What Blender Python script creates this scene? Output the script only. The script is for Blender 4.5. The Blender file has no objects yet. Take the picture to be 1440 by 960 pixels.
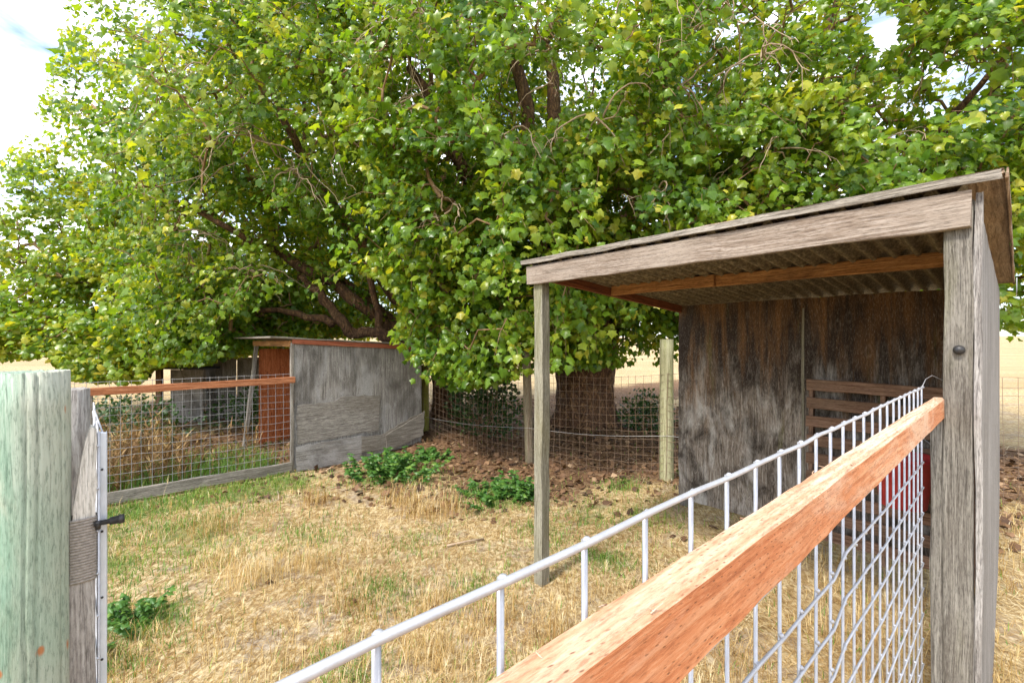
import bpy, math, random
import numpy as np
from mathutils import Matrix, Vector

random.seed(7)
rng = np.random.default_rng(11)
scene = bpy.context.scene
COL = scene.collection

# ------------------------------------------------------------------ camera, world, sun
CAMH = 1.95
F = 640.0                                   # focal length in photo pixels (1440 wide)
cam = bpy.data.cameras.new("camera")
cam.lens = 16.0
cam.sensor_width = 36.0
cam.clip_start = 0.02
cam.clip_end = 6000
cam_ob = bpy.data.objects.new("camera", cam)
cam_ob.location = (0, 0, CAMH)
cam_ob.rotation_euler = (math.radians(90), 0, 0)
COL.objects.link(cam_ob)
scene.camera = cam_ob

SUN_EL = 50.0
SUN_AZ = 222.0                              # compass bearing the light comes from (0 = +Y, clockwise)
sd = Vector((math.sin(math.radians(SUN_AZ)) * math.cos(math.radians(SUN_EL)),
             math.cos(math.radians(SUN_AZ)) * math.cos(math.radians(SUN_EL)),
             math.sin(math.radians(SUN_EL))))
sun = bpy.data.lights.new("sun", 'SUN')
sun.energy = 1.5
sun.angle = math.radians(10)
sun.color = (1.0, 0.95, 0.86)
sun_ob = bpy.data.objects.new("sun", sun)
sun_ob.rotation_euler = (-sd).to_track_quat('-Z', 'Y').to_euler()
sun_ob.location = (0, 0, 30)
COL.objects.link(sun_ob)

world = bpy.data.worlds.new("World")
scene.world = world
world.use_nodes = True
wt = world.node_tree
wt.nodes.clear()
wo = wt.nodes.new('ShaderNodeOutputWorld')
bg = wt.nodes.new('ShaderNodeBackground')
sky = wt.nodes.new('ShaderNodeTexSky')
sky.sky_type = 'NISHITA'
sky.sun_disc = False
sky.sun_elevation = math.radians(SUN_EL)
sky.sun_rotation = math.radians(SUN_AZ)
wtc = wt.nodes.new('ShaderNodeTexCoord')
wmp = wt.nodes.new('ShaderNodeMapping')
wmp.inputs['Scale'].default_value = (1.0, 1.0, 2.4)
wmp.inputs['Rotation'].default_value = (0.5, 0.3, 0.9)
wn = wt.nodes.new('ShaderNodeTexNoise')
wn.inputs['Scale'].default_value = 2.6
wn.inputs['Detail'].default_value = 7
wn.inputs['Roughness'].default_value = 0.55
wn.inputs['Distortion'].default_value = 0.6
wr = wt.nodes.new('ShaderNodeValToRGB')
wr.color_ramp.elements[0].position = 0.42
wr.color_ramp.elements[1].position = 0.64
wmx = wt.nodes.new('ShaderNodeMix')
wmx.data_type = 'RGBA'
wmx.inputs[7].default_value = (11.0, 11.3, 11.8, 1)
wt.links.new(wtc.outputs['Generated'], wmp.inputs['Vector'])
wt.links.new(wmp.outputs[0], wn.inputs['Vector'])
wt.links.new(wn.outputs['Fac'], wr.inputs['Fac'])
wt.links.new(wr.outputs['Color'], wmx.inputs[0])
wt.links.new(sky.outputs[0], wmx.inputs[6])
wt.links.new(wmx.outputs[2], bg.inputs['Color'])
bg.inputs['Strength'].default_value = 0.078
wt.links.new(bg.outputs[0], wo.inputs['Surface'])

scene.view_settings.view_transform = 'Standard'
scene.view_settings.look = 'None'
scene.view_settings.exposure = 1.98
scene.view_settings.gamma = 1.0
scene.view_settings.use_curve_mapping = False
scene.cycles.max_bounces = 8
scene.cycles.transparent_max_bounces = 6

# ------------------------------------------------------------------ frames
SA, CA = 716 / math.hypot(716, 640), 640 / math.hypot(716, 640)
D3 = Vector((SA, CA, 0))                    # along the near fence and shelter sides
E3 = Vector((-CA, SA, 0))                   # to the left, along the shelter front
UP = Vector((0, 0, 1))


def W(t, a, z=0.0):
    return D3 * t + E3 * a + UP * z


def fbm(p, scale=1.0, seed=0, octv=4):
    """cheap smooth 3-D noise, roughly -1..1"""
    p = np.asarray(p, float) * scale
    r = np.random.default_rng(seed)
    out = np.zeros(p.shape[:-1])
    amp, tot = 1.0, 0.0
    for o in range(octv):
        for k in range(4):
            v = r.normal(size=3)
            v /= np.linalg.norm(v)
            out += amp * np.sin((p @ v) * (2.0 ** o) * r.uniform(.7, 1.4) * 2 + r.uniform(0, 6.28)) / 2.2
        tot += amp
        amp *= .55
    return out / tot


def ground_z(x, y):
    x = np.asarray(x, float)
    y = np.asarray(y, float)
    p = np.stack([x, y, np.zeros_like(x)], -1)
    near = np.clip(1 - (np.hypot(x, y - 5) - 14) / 25, 0, 1)
    z = near * (.035 * fbm(p, .9, 3, 3) + .018 * fbm(p, 3.4, 4, 3))
    z += .20 * np.exp(-(((x + 1.75) / .9) ** 2 + ((y - 8.9) / .8) ** 2))
    z += .06 * np.exp(-(((x - 2.2) / 1.2) ** 2 + ((y - 5.6) / .9) ** 2))
    z += .22 * np.exp(-(((x - 1.5) / 1.5) ** 2 + ((y - 9.6) / 1.3) ** 2))
    z += .16 * np.exp(-(((x + 1.4) / 1.3) ** 2 + ((y - 10.2) / 1.2) ** 2))
    r = np.hypot(x, y)
    z += np.clip((r - 60) / 500, 0, 1) ** 1.3 * 16 * (0.5 + .5 * fbm(p, .004, 9, 2))
    return z


def gz(x, y):
    return float(ground_z(np.array([x]), np.array([y]))[0])


# ------------------------------------------------------------------ object helpers
WM = {}


def place(o, parent, M):
    COL.objects.link(o)
    WM[o] = M.copy()
    if parent is not None:
        o.parent = parent
        o.matrix_basis = WM[parent].inverted() @ M
    else:
        o.matrix_basis = M
    return o


def thing(name, label, cat, loc, group=None):
    o = bpy.data.objects.new(name, None)
    o.empty_display_size = .2
    o['label'] = label
    o['category'] = cat
    if group:
        o['group'] = group
    return place(o, None, Matrix.Translation(Vector(loc)))


def tag(o, label=None, cat=None, group=None, kind=None):
    if label:
        o['label'] = label
    if cat:
        o['category'] = cat
    if group:
        o['group'] = group
    if kind:
        o['kind'] = kind
    return o


def np_mesh(name, verts, loops, sizes, mat, smooth=False, attrs=None):
    verts = np.asarray(verts, np.float32)
    loops = np.asarray(loops, np.int32).ravel()
    sizes = np.asarray(sizes, np.int32)
    me = bpy.data.meshes.new(name)
    me.vertices.add(len(verts))
    me.vertices.foreach_set('co', verts.ravel())
    me.loops.add(len(loops))
    me.loops.foreach_set('vertex_index', loops)
    me.polygons.add(len(sizes))
    starts = np.concatenate([[0], np.cumsum(sizes)[:-1]]).astype(np.int32)
    me.polygons.foreach_set('loop_start', starts)
    me.polygons.foreach_set('loop_total', sizes)
    if smooth:
        me.polygons.foreach_set('use_smooth', np.ones(len(sizes), bool))
    for k, v in (attrs or {}).items():
        a = me.attributes.new(k, 'FLOAT', 'POINT')
        a.data.foreach_set('value', np.asarray(v, np.float32))
    me.update(calc_edges=True)
    me.validate()
    if mat:
        me.materials.append(mat)
    return me


def py_mesh(name, verts, faces, mat, smooth=False):
    me = bpy.data.meshes.new(name)
    me.from_pydata([tuple(v) for v in verts], [], faces)
    me.update()
    if smooth:
        me.polygons.foreach_set('use_smooth', np.ones(len(me.polygons), bool))
    if mat:
        me.materials.append(mat)
    return me


def frame(p0, p1, wdir):
    p0, p1 = Vector(p0), Vector(p1)
    x = (p1 - p0).normalized()
    y = Vector(wdir)
    y = (y - x * y.dot(x)).normalized()
    z = x.cross(y)
    M = Matrix.Identity(4)
    for i in range(3):
        M[i][0], M[i][1], M[i][2] = x[i], y[i], z[i]
        M[i][3] = (p0[i] + p1[i]) / 2
    return M, (p1 - p0).length


def board(name, mat, parent, p0, p1, w, th, wdir, seg=None, rough=.002, ch=.004, ends=.004, bow=0.0):
    """a timber with chamfered, slightly uneven edges; local X runs along the grain"""
    M, L = frame(p0, p1, wdir)
    n = seg or max(2, min(14, int(L / .18)))
    c = min(ch, w * .3, th * .3)
    hw, ht = w / 2, th / 2
    prof = [(-hw + c, -ht), (hw - c, -ht), (hw, -ht + c), (hw, ht - c), (hw - c, ht), (-hw + c, ht), (-hw, ht - c), (-hw, -ht + c)]
    vs = []
    for i in range(n + 1):
        f = i / n
        x = -L / 2 + L * f
        oy, oz = random.gauss(0, rough * .5), random.gauss(0, rough * .5) + bow * math.sin(math.pi * f)
        for (y, z) in prof:
            ex = random.gauss(0, ends) if i in (0, n) else 0
            vs.append((x + ex, y + oy + random.gauss(0, rough * .45), z + oz + random.gauss(0, rough * .45)))
    fs = []
    for i in range(n):
        for k in range(8):
            a, b = i * 8 + k, i * 8 + (k + 1) % 8
            fs.append((a, b, b + 8, a + 8))
    fs.append(tuple(reversed(range(8))))
    fs.append(tuple(n * 8 + k for k in range(8)))
    me = py_mesh(name, vs, fs, mat)
    o = bpy.data.objects.new(name, me)
    return place(o, parent, M)


def prism(name, mat, parent, M, poly, th):
    """outline in local XY, thickness along local Z"""
    n = len(poly)
    vs = [(x, y, -th / 2) for x, y in poly] + [(x, y, th / 2) for x, y in poly]
    ar = sum(poly[i][0] * poly[(i + 1) % n][1] - poly[(i + 1) % n][0] * poly[i][1] for i in range(n))
    idx = list(range(n)) if ar > 0 else list(reversed(range(n)))
    fs = [tuple(reversed(idx)), tuple(n + i for i in idx)]
    for q in range(n):
        a, b = idx[q], idx[(q + 1) % n]
        fs.append((a, b, b + n, a + n))
    o = bpy.data.objects.new(name, py_mesh(name, vs, fs, mat))
    return place(o, parent, M)


def rag(poly, step=.12, amp=.008):
    """break a polygon's sides into uneven short pieces"""
    out = []
    n = len(poly)
    for i in range(n):
        a, b = Vector(poly[i]), Vector(poly[(i + 1) % n])
        k = max(1, int((b - a).length / step))
        for j in range(k):
            p = a.lerp(b, j / k)
            if j:
                p = p + Vector((random.gauss(0, amp), random.gauss(0, amp)))
            out.append((p.x, p.y))
    return out


def sweep(pts, radii, sides=6, cap=True):
    """tube arrays along a polyline"""
    pts = np.asarray(pts, float)
    n = len(pts)
    radii = np.broadcast_to(np.asarray(radii, float), (n,))
    tan = np.zeros_like(pts)
    tan[1:-1] = pts[2:] - pts[:-2]
    tan[0] = pts[1] - pts[0]
    tan[-1] = pts[-1] - pts[-2]
    tan /= np.linalg.norm(tan, axis=1, keepdims=True) + 1e-9
    ref = np.array([0, 0, 1.0]) if abs(tan[:, 2]).mean() < .8 else np.array([1.0, .2, 0])
    u = np.cross(tan, ref)
    u /= np.linalg.norm(u, axis=1, keepdims=True) + 1e-9
    v = np.cross(tan, u)
    ang = np.arange(sides) * 2 * math.pi / sides
    ring = np.cos(ang)[None, :, None] * u[:, None, :] + np.sin(ang)[None, :, None] * v[:, None, :]
    vs = (pts[:, None, :] + ring * radii[:, None, None]).reshape(-1, 3)
    i = np.arange(n - 1)[:, None] * sides
    k = np.arange(sides)[None, :]
    k2 = (k + 1) % sides
    q = np.stack([i + k, i + k2, i + sides + k2, i + sides + k], -1).reshape(-1, 4)
    loops = [q.ravel()]
    sizes = [np.full(len(q), 4)]
    if cap:
        loops.append(np.arange(sides)[::-1])
        loops.append((n - 1) * sides + np.arange(sides))
        sizes.append(np.array([sides, sides]))
    return vs, np.concatenate(loops), np.concatenate(sizes)


class Bag:
    """collects tubes into one mesh"""
    def __init__(self):
        self.v, self.l, self.s, self.n = [], [], [], 0

    def add(self, vs, loops, sizes):
        self.v.append(vs)
        self.l.append(loops + self.n)
        self.s.append(sizes)
        self.n += len(vs)

    def tube(self, pts, r, sides=6, cap=True):
        self.add(*sweep(pts, r, sides, cap))

    def build(self, name, mat, parent=None, smooth=True, origin=None):
        v = np.concatenate(self.v)
        M = WM[parent] if parent is not None and origin is None else Matrix.Translation(Vector(origin or (0, 0, 0)))
        off = np.array(M.translation)
        me = np_mesh(name, v - off, np.concatenate(self.l), np.concatenate(self.s), mat, smooth)
        return place(bpy.data.objects.new(name, me), parent, Matrix.Translation(M.translation))


def tube_ob(name, mat, parent, pts, r, sides=8, smooth=True):
    b = Bag()
    pts = [tuple(p) for p in pts]
    b.tube(pts, r, sides)
    return b.build(name, mat, parent, smooth, origin=pts[0])


# ------------------------------------------------------------------ materials
def mat_new(name):
    m = bpy.data.materials.new(name)
    m.use_nodes = True
    nt = m.node_tree
    nt.nodes.clear()
    out = nt.nodes.new('ShaderNodeOutputMaterial')
    b = nt.nodes.new('ShaderNodeBsdfPrincipled')
    nt.links.new(b.outputs[0], out.inputs['Surface'])
    return m, nt, b


class N:
    """short node writing"""
    def __init__(self, nt):
        self.t = nt

    def add(self, typ, ins=None, **props):
        n = self.t.nodes.new(typ)
        for k, v in props.items():
            setattr(n, k, v)
        for k, v in (ins or {}).items():
            if hasattr(v, 'is_linked') or hasattr(v, 'links'):
                self.t.links.new(v, n.inputs[k])
            else:
                n.inputs[k].default_value = v
        return n

    def noise(self, vec, scale, detail=6, rough=.6, dist=0.0):
        return self.add('ShaderNodeTexNoise', {'Vector': vec, 'Scale': scale, 'Detail': detail, 'Roughness': rough, 'Distortion': dist}).outputs['Fac']

    def map(self, vec, scale, loc=(0, 0, 0)):
        return self.add('ShaderNodeMapping', {'Vector': vec, 'Scale': scale, 'Location': loc}).outputs[0]

    def math(self, op, a, b=0.0, c=None, clamp=False):
        n = self.add('ShaderNodeMath', {0: a, 1: b}, operation=op, use_clamp=clamp)
        if c is not None:
            n.inputs[2].default_value = c
        return n.outputs[0]

    def ramp(self, fac, stops, interp='LINEAR'):
        n = self.add('ShaderNodeValToRGB', {'Fac': fac})
        cr = n.color_ramp
        cr.interpolation = interp
        while len(cr.elements) < len(stops):
            cr.elements.new(.5)
        for e, (p, c) in zip(cr.elements, stops):
            e.position = p
            e.color = (c[0], c[1], c[2], 1) if hasattr(c, '__len__') else (c, c, c, 1)
        return n.outputs['Color']

    def mix(self, fac, a, b, blend='MIX'):
        n = self.t.nodes.new('ShaderNodeMix')
        n.data_type = 'RGBA'
        n.blend_type = blend
        n.clamp_factor = True
        for k, v in ((0, fac), (6, a), (7, b)):
            if hasattr(v, 'links'):
                self.t.links.new(v, n.inputs[k])
            elif k == 0:
                n.inputs[0].default_value = v
            else:
                n.inputs[k].default_value = (v[0], v[1], v[2], 1)
        return n.outputs[2]

    def bump(self, height, strength=.4, dist=.01):
        return self.add('ShaderNodeBump', {'Height': height, 'Strength': strength, 'Distance': dist}).outputs[0]

    def obj(self):
        tc = self.add('ShaderNodeTexCoord').outputs['Object']
        rnd = self.add('ShaderNodeObjectInfo').outputs['Random']
        off = self.math('MULTIPLY', rnd, 37.0)
        comb = self.add('ShaderNodeCombineXYZ', {0: off, 1: off, 2: off}).outputs[0]
        return tc, self.add('ShaderNodeVectorMath', {0: tc, 1: comb}, operation='ADD').outputs[0]


RAIL_SIDE = 1.0


def wood(name, dark, mid, light, grain=26, stretch=.06, bands=9, crack=.75, stain=None, stain_amt=.5, stain_scale=1.2,
         moss=None, moss_amt=.0, rough=.85, bump=.5, knots=.0, top_stain_shade=None, dots=False, patch=None, rust=None, fade=None):
    m, nt, b = mat_new(name)
    n = N(nt)
    tc, v = n.obj()
    warp = n.noise(n.map(v, (.8, 3, 3)), 1.6, 2, .5)
    wv = n.add('ShaderNodeVectorMath', {0: v, 1: n.add('ShaderNodeCombineXYZ', {0: 0.0, 1: n.math('MULTIPLY', warp, .07), 2: n.math('MULTIPLY', warp, .05)}).outputs[0]}, operation='ADD').outputs[0]
    kd = None
    if knots > 0:
        kv = n.add('ShaderNodeTexVoronoi', {'Vector': n.map(v, (3.4, 7.5, 7.5)), 'Scale': 1.0, 'Randomness': 1.0})
        kd = kv.outputs['Distance']
        ring = n.math('MULTIPLY', n.math('SUBTRACT', .26, kd, clamp=True), .35)
        wv = n.add('ShaderNodeVectorMath', {0: wv, 1: n.add('ShaderNodeCombineXYZ', {0: 0.0, 1: ring, 2: ring}).outputs[0]}, operation='ADD').outputs[0]
    g1 = n.noise(n.map(wv, (stretch * grain * 1.3, grain * 3.2, grain * 3.2)), 1.0, 9, .74, .15)
    g2 = n.noise(n.map(wv, (stretch * 14, 14, 14)), .7, 3, .55)
    band = n.math('PINGPONG', n.math('MULTIPLY', g2, bands * 2.0), 1.0)
    f = n.math('ADD', n.math('MULTIPLY', g1, .88), n.math('MULTIPLY', band, .12))
    col = n.ramp(f, [(.33, dark), (.48, mid), (.64, light)])
    fine = n.noise(n.map(wv, (stretch * 70, 170, 170)), 1.0, 5, .7)
    cr = n.ramp(fine, [(.33, 1), (.44, 0)])
    col = n.mix(n.math('MULTIPLY', cr, crack), col, [c * .32 for c in dark])
    big = n.noise(n.map(v, (.9, 1.6, 1.6)), stain_scale, 5, .62, .5)
    if patch is not None:
        col = n.mix(n.ramp(n.noise(n.map(v, (1.2, 3.4, 3.4)), 1.3, 6, .66, .8), [(.50, 0), (.62, .85)]), col, patch)
    if fade is not None:
        # paint and preservative worn off along one side of the post
        sy = n.add('ShaderNodeSeparateXYZ', {0: tc}).outputs[1]
        fk = n.math('ADD', n.math('MULTIPLY', sy, 9.0), n.noise(n.map(v, (1.6, 16, 16)), 1.0, 7, .7, .4))
        col = n.mix(n.ramp(fk, [(.62, 0), (.95, .9)]), col, fade)
    if stain is not None:
        col = n.mix(n.ramp(big, [(.46, 0), (.66, stain_amt)]), col, stain)
    if moss is not None:
        mz = n.noise(n.map(v, (.7, 5, 5)), 1.0, 6, .65, .4)
        col = n.mix(n.ramp(mz, [(.52, 0), (.66, moss_amt)]), col, moss)
    if top_stain_shade is not None:
        # run marks from the roof with its shade painted in: streaks that fade down the sheet (local X is up)
        sx = n.add('ShaderNodeSeparateXYZ', {0: tc}).outputs[0]
        hi = n.math('ADD', n.math('MULTIPLY', sx, .62), .52)
        st = n.noise(n.map(v, (1.1, 7.5, 7.5)), 1.0, 10, .76, .45)
        k = n.math('ADD', n.math('MULTIPLY', st, 1.5), n.math('SUBTRACT', hi, 1.0))
        col = n.mix(n.ramp(k, [(.26, 0), (.62, .95)]), col, top_stain_shade[0])
        k2 = n.math('ADD', n.noise(n.map(v, (.9, 8, 8), (3, 8, 1)), 1.0, 8, .70, .35), n.math('MULTIPLY', sx, .13))
        col = n.mix(n.ramp(k2, [(.54, 0), (.76, .62)]), col, top_stain_shade[1])
        k3 = n.noise(n.map(v, (.8, 6, 6), (9, 2, 4)), 1.0, 7, .7, .3)
        col = n.mix(n.ramp(k3, [(.60, 0), (.74, .7)]), col, top_stain_shade[2])
    if kd is not None:
        col = n.mix(n.ramp(kd, [(.07, knots), (.15, 0)]), col, [c * .35 for c in dark])
        col = n.mix(n.math('MULTIPLY', n.ramp(kd, [(.13, 0), (.18, .22), (.26, 0)]), knots), col, light)
    spk = n.noise(n.map(v, (34, 210, 210)), 1.0, 5, .75)
    col = n.mix(n.ramp(spk, [(.36, .55), (.5, 0)]), col, [c * .6 for c in dark])
    col = n.mix(n.ramp(spk, [(.54, 0), (.68, .40)]), col, light)
    if rust is not None:
        rv = n.noise(n.map(v, (9, 20, 20)), 1.0, 2, .5)
        col = n.mix(n.ramp(rv, [(.675, 0), (.71, .85)]), col, rust)
    h = n.math('SUBTRACT', f, n.math('MULTIPLY', cr, .8))
    if dots:
        # incising marks of pressure-treated lumber
        sp3 = n.add('ShaderNodeSeparateXYZ', {0: tc})
        across = n.math('SUBTRACT', sp3.outputs[1], n.math('MULTIPLY', sp3.outputs[2], RAIL_SIDE))
        du = n.math('ADD', n.math('MULTIPLY', sp3.outputs[0], 46.0), n.math('MULTIPLY', across, 57.0))
        dv = n.math('MULTIPLY', across, 112.0)
        sc = n.add('ShaderNodeCombineXYZ', {0: du, 1: dv, 2: 0.0}).outputs[0]
        vo = n.add('ShaderNodeTexVoronoi', {'Vector': sc, 'Scale': 1.0, 'Randomness': .52}, voronoi_dimensions='2D')
        dm = n.math('MULTIPLY', n.ramp(vo.outputs['Distance'], [(.06, 1), (.15, 0)]), n.ramp(n.noise(n.map(v, (9, 30, 30)), 1.0, 3, .6), [(.38, .05), (.6, 1)]))
        col = n.mix(n.math('MULTIPLY', dm, .75), col, (.13, .055, .025))
        h = n.math('SUBTRACT', h, n.math('MULTIPLY', dm, .8))
    nt.links.new(col, b.inputs['Base Color'])
    b.inputs['Roughness'].default_value = rough
    b.inputs['Specular IOR Level'].default_value = .25
    nt.links.new(n.bump(h, bump, .006), b.inputs['Normal'])
    return m


def metal(name, col, rough=.45, metallic=.6, spots=None, amt=.4, sc=30):
    m, nt, b = mat_new(name)
    n = N(nt)
    tc, v = n.obj()
    k = n.noise(v, sc, 6, .65)
    c = n.mix(n.ramp(k, [(.35, 0), (.7, amt)]), col, spots or [x * .6 for x in col])
    nt.links.new(c, b.inputs['Base Color'])
    b.inputs['Roughness'].default_value = rough
    b.inputs['Metallic'].default_value = metallic
    nt.links.new(n.bump(k, .15, .002), b.inputs['Normal'])
    return m


def leafmat(name, stops, transl=.35, rough=.42, veins=False):
    m, nt, b = mat_new(name)
    n = N(nt)
    at = n.add('ShaderNodeAttribute', attribute_name='tone').outputs['Fac']
    col = n.ramp(at, stops)
    g = n.add('ShaderNodeNewGeometry')
    pos = n.noise(g.outputs['Position'], 22, 3, .6)
    col = n.mix(n.ramp(pos, [(.4, 0), (.75, .35)]), col, [c * .55 for c in stops[0][1]])
    nt.links.new(col, b.inputs['Base Color'])
    b.inputs['Roughness'].default_value = rough
    b.inputs['Specular IOR Level'].default_value = .45
    if transl > 0:
        tr = n.add('ShaderNodeBsdfTranslucent', {'Color': n.mix(1.0, col, (1.75, 1.55, .5), 'MULTIPLY')})
        mx = n.add('ShaderNodeMixShader', {0: transl, 1: b.outputs[0], 2: tr.outputs[0]})
        nt.links.new(mx.outputs[0], nt.nodes['Material Output'].inputs['Surface'])
    return m


GREY_D, GREY_M, GREY_L = (.075, .066, .06), (.20, .182, .168), (.36, .335, .31)
M_greyply = wood('weathered_grey_plywood', GREY_D, (.24, .218, .198), (.41, .385, .355), grain=34, bands=7, stain=(.085, .075, .065), stain_amt=.8, stain_scale=1.6, patch=(.36, .345, .335), knots=.35, bump=.5)
M_patchply = wood('pale_plywood_patch', (.085, .072, .062), (.235, .21, .185), (.40, .37, .33), grain=22, stretch=.12, bands=14, knots=.5, stain=(.14, .11, .08), stain_amt=.5)
M_greyboard = wood('weathered_board', (.08, .068, .055), (.24, .21, .175), (.40, .36, .31), grain=30, stain=(.12, .10, .075), stain_amt=.6)
M_shelterpost = wood('shelter_post_timber', (.055, .046, .037), (.15, .135, .115), (.27, .25, .215), grain=75, stretch=.035, crack=.9, stain=(.08, .065, .05), stain_amt=.6, moss=(.13, .125, .06), moss_amt=.45)
M_leftpost = wood('pale_post_timber', (.10, .09, .065), (.22, .205, .155), (.34, .32, .26), grain=64, stretch=.04, crack=.7, stain=(.17, .15, .07), stain_amt=.5, moss=(.16, .16, .06), moss_amt=.5)
M_beam = wood('shelter_beam_timber', (.085, .058, .042), (.205, .155, .118), (.35, .295, .25), grain=44, stretch=.04, bands=12, crack=.7, stain=(.30, .25, .205), stain_amt=.75)
M_deck = wood('roof_deck_plywood', (.12, .075, .045), (.27, .185, .12), (.42, .32, .235), grain=26, bands=10, stain=(.16, .13, .10), stain_amt=.6)
M_purlin = wood('brown_purlin_timber', (.10, .04, .014), (.36, .165, .055), (.54, .29, .12), grain=24, bands=10, stain=(.07, .035, .018), stain_amt=.7, rough=.7)
M_rafter = wood('red_brown_rafter', (.09, .025, .012), (.22, .07, .03), (.33, .12, .05), grain=24, stain=(.06, .03, .02), stain_amt=.6, rough=.75)
M_backwall = wood('stained_back_plywood', (.045, .036, .028), (.225, .18, .14), (.45, .405, .355), grain=30, stretch=.09, bands=12, knots=.4, crack=.55, stain=(.04, .03, .022), stain_amt=.95, stain_scale=3.4, patch=(.46, .43, .39),
                  top_stain_shade=((.022, .012, .008), (.26, .125, .04), (.16, .16, .035)))
M_sideply = wood('grey_side_plywood', (.08, .07, .065), (.255, .235, .22), (.43, .405, .38), grain=70, stretch=.03, crack=1.0, bands=6, stain=(.14, .12, .10), stain_amt=.5)
M_rail = wood('treated_orange_rail', (.42, .13, .05), (.60, .235, .10), (.70, .38, .21), grain=26, stretch=.045, bands=13, crack=.25, rough=.7, bump=.35, dots=True, stain=(.40, .12, .045), stain_amt=.5, patch=(.72, .50, .35))
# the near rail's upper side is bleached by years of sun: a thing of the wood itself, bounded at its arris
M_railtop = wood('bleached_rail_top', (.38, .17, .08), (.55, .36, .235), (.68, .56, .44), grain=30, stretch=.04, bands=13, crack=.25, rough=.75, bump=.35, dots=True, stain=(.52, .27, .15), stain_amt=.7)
M_farrail = wood('orange_far_rail', (.20, .06, .02), (.38, .14, .06), (.50, .22, .11), grain=18, bands=10, stain=(.25, .10, .05), stain_amt=.5)
M_redply = wood('red_brown_plywood', (.17, .04, .012), (.42, .115, .035), (.56, .20, .075), grain=14, stretch=.12, bands=16, knots=.4, rough=.7)
M_redtrim = wood('red_trim', (.16, .04, .02), (.30, .085, .04), (.40, .14, .075), grain=22, rough=.8)
M_greenpost = wood('green_treated_post', (.11, .18, .125), (.27, .365, .28), (.43, .50, .41), grain=60, stretch=.03, bands=8, crack=.9, patch=(.50, .46, .37), stain=(.18, .31, .22), stain_amt=.6, fade=(.52, .50, .41), rust=(.42, .13, .03), bump=.5)
M_roundpost = wood('mossy_round_post', (.13, .12, .05), (.30, .285, .16), (.44, .42, .28), grain=26, stretch=.04, crack=.7, moss=(.20, .23, .045), moss_amt=.7)
M_mossypost = wood('bright_mossy_post', (.12, .12, .02), (.24, .245, .05), (.34, .34, .09), grain=26, crack=.6)
M_brownpost = wood('brown_round_post', (.09, .07, .045), (.22, .175, .115), (.32, .27, .19), grain=26, crack=.7, moss=(.18, .18, .06), moss_amt=.4)
M_pallet = wood('slat_timber', (.10, .05, .03), (.25, .145, .095), (.36, .24, .17), grain=24, stain=(.13, .09, .06), stain_amt=.6)
M_gatewood = wood('gate_board_timber', (.13, .11, .10), (.32, .29, .26), (.50, .47, .43), grain=60, stretch=.05, crack=1.0, stain=(.20, .17, .15), stain_amt=.5)
M_gatepale = wood('pale_split_timber', (.30, .27, .22), (.55, .51, .45), (.72, .68, .62), grain=46, stretch=.1, crack=.6)
M_galv = metal('galvanised_wire', (.50, .505, .535), .5, .5, (.38, .37, .38), .75, 45)
M_galvdark = metal('dull_fence_wire', (.36, .36, .37), .5, .4, (.24, .2, .17), .5, 30)
M_rustwire = metal('rusty_fence_wire', (.25, .18, .13), .7, .2, (.24, .12, .05), .6, 20)
M_strap = metal('galvanised_bar', (.62, .66, .72), .45, .35, (.46, .49, .55), .6, 24)
M_black = metal('black_iron', (.035, .035, .037), .5, .5, (.08, .07, .06), .6, 60)
M_drip = metal('white_metal_edge', (.62, .62, .64), .4, .4)
M_darkroof = metal('dark_shed_roof', (.045, .047, .06), .6, .1)

m, nt, b = mat_new('corrugated_sheet')
n = N(nt)
tc, v = n.obj()
k = n.noise(n.map(v, (14, 40, 40)), 1.6, 6, .7)
c = n.ramp(k, [(.36, (.06, .046, .026)), (.5, (.15, .12, .072)), (.64, (.32, .27, .18))])
nt.links.new(n.mix(n.ramp(n.noise(v, 2.2, 4), [(.5, 0), (.75, .5)]), c, (.07, .045, .02)), b.inputs['Base Color'])
b.inputs['Roughness'].default_value = .6
M_corr = m

m, nt, b = mat_new('red_plastic')
n = N(nt)
tc, v = n.obj()
k = n.noise(v, 14, 5)
nt.links.new(n.ramp(k, [(.3, (.36, .02, .025)), (.7, (.58, .05, .05))]), b.inputs['Base Color'])
b.inputs['Roughness'].default_value = .45
M_red = m

m, nt, b = mat_new('plane_bark')
n = N(nt)
tc, v = n.obj()
bw = n.add('ShaderNodeTexNoise', {'Vector': v, 'Scale': 3.0, 'Detail': 5})
vd = n.add('ShaderNodeVectorMath', {0: v, 1: n.add('ShaderNodeVectorMath', {0: bw.outputs['Color'], 3: .45}, operation='SCALE').outputs[0]}, operation='ADD').outputs[0]
vo = n.add('ShaderNodeTexVoronoi', {'Vector': n.map(vd, (14, 14, 4.0)), 'Scale': 1.0}, feature='DISTANCE_TO_EDGE')
bn = n.noise(n.map(v, (3, 3, 1.0)), 3.4, 10, .74, .9)
c = n.ramp(bn, [(.32, (.05, .024, .011)), (.48, (.13, .062, .03)), (.60, (.25, .135, .06)), (.72, (.36, .25, .14))])
c = n.mix(n.ramp(vo.outputs['Distance'], [(.02, .6), (.16, 0)]), c, (.025, .012, .006))
nt.links.new(c, b.inputs['Base Color'])
b.inputs['Roughness'].default_value = .9
h = n.math('ADD', bn, n.math('MULTIPLY', vo.outputs['Distance'], .9))
nt.links.new(n.bump(h, .9, .05), b.inputs['Normal'])
M_bark = m
M_twig = metal('pale_twig', (.42, .32, .22), .85, 0, (.16, .10, .06), .8, 18)
M_branch = metal('branch_bark', (.30, .185, .095), .9, 0, (.11, .06, .03), .9, 9)

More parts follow.
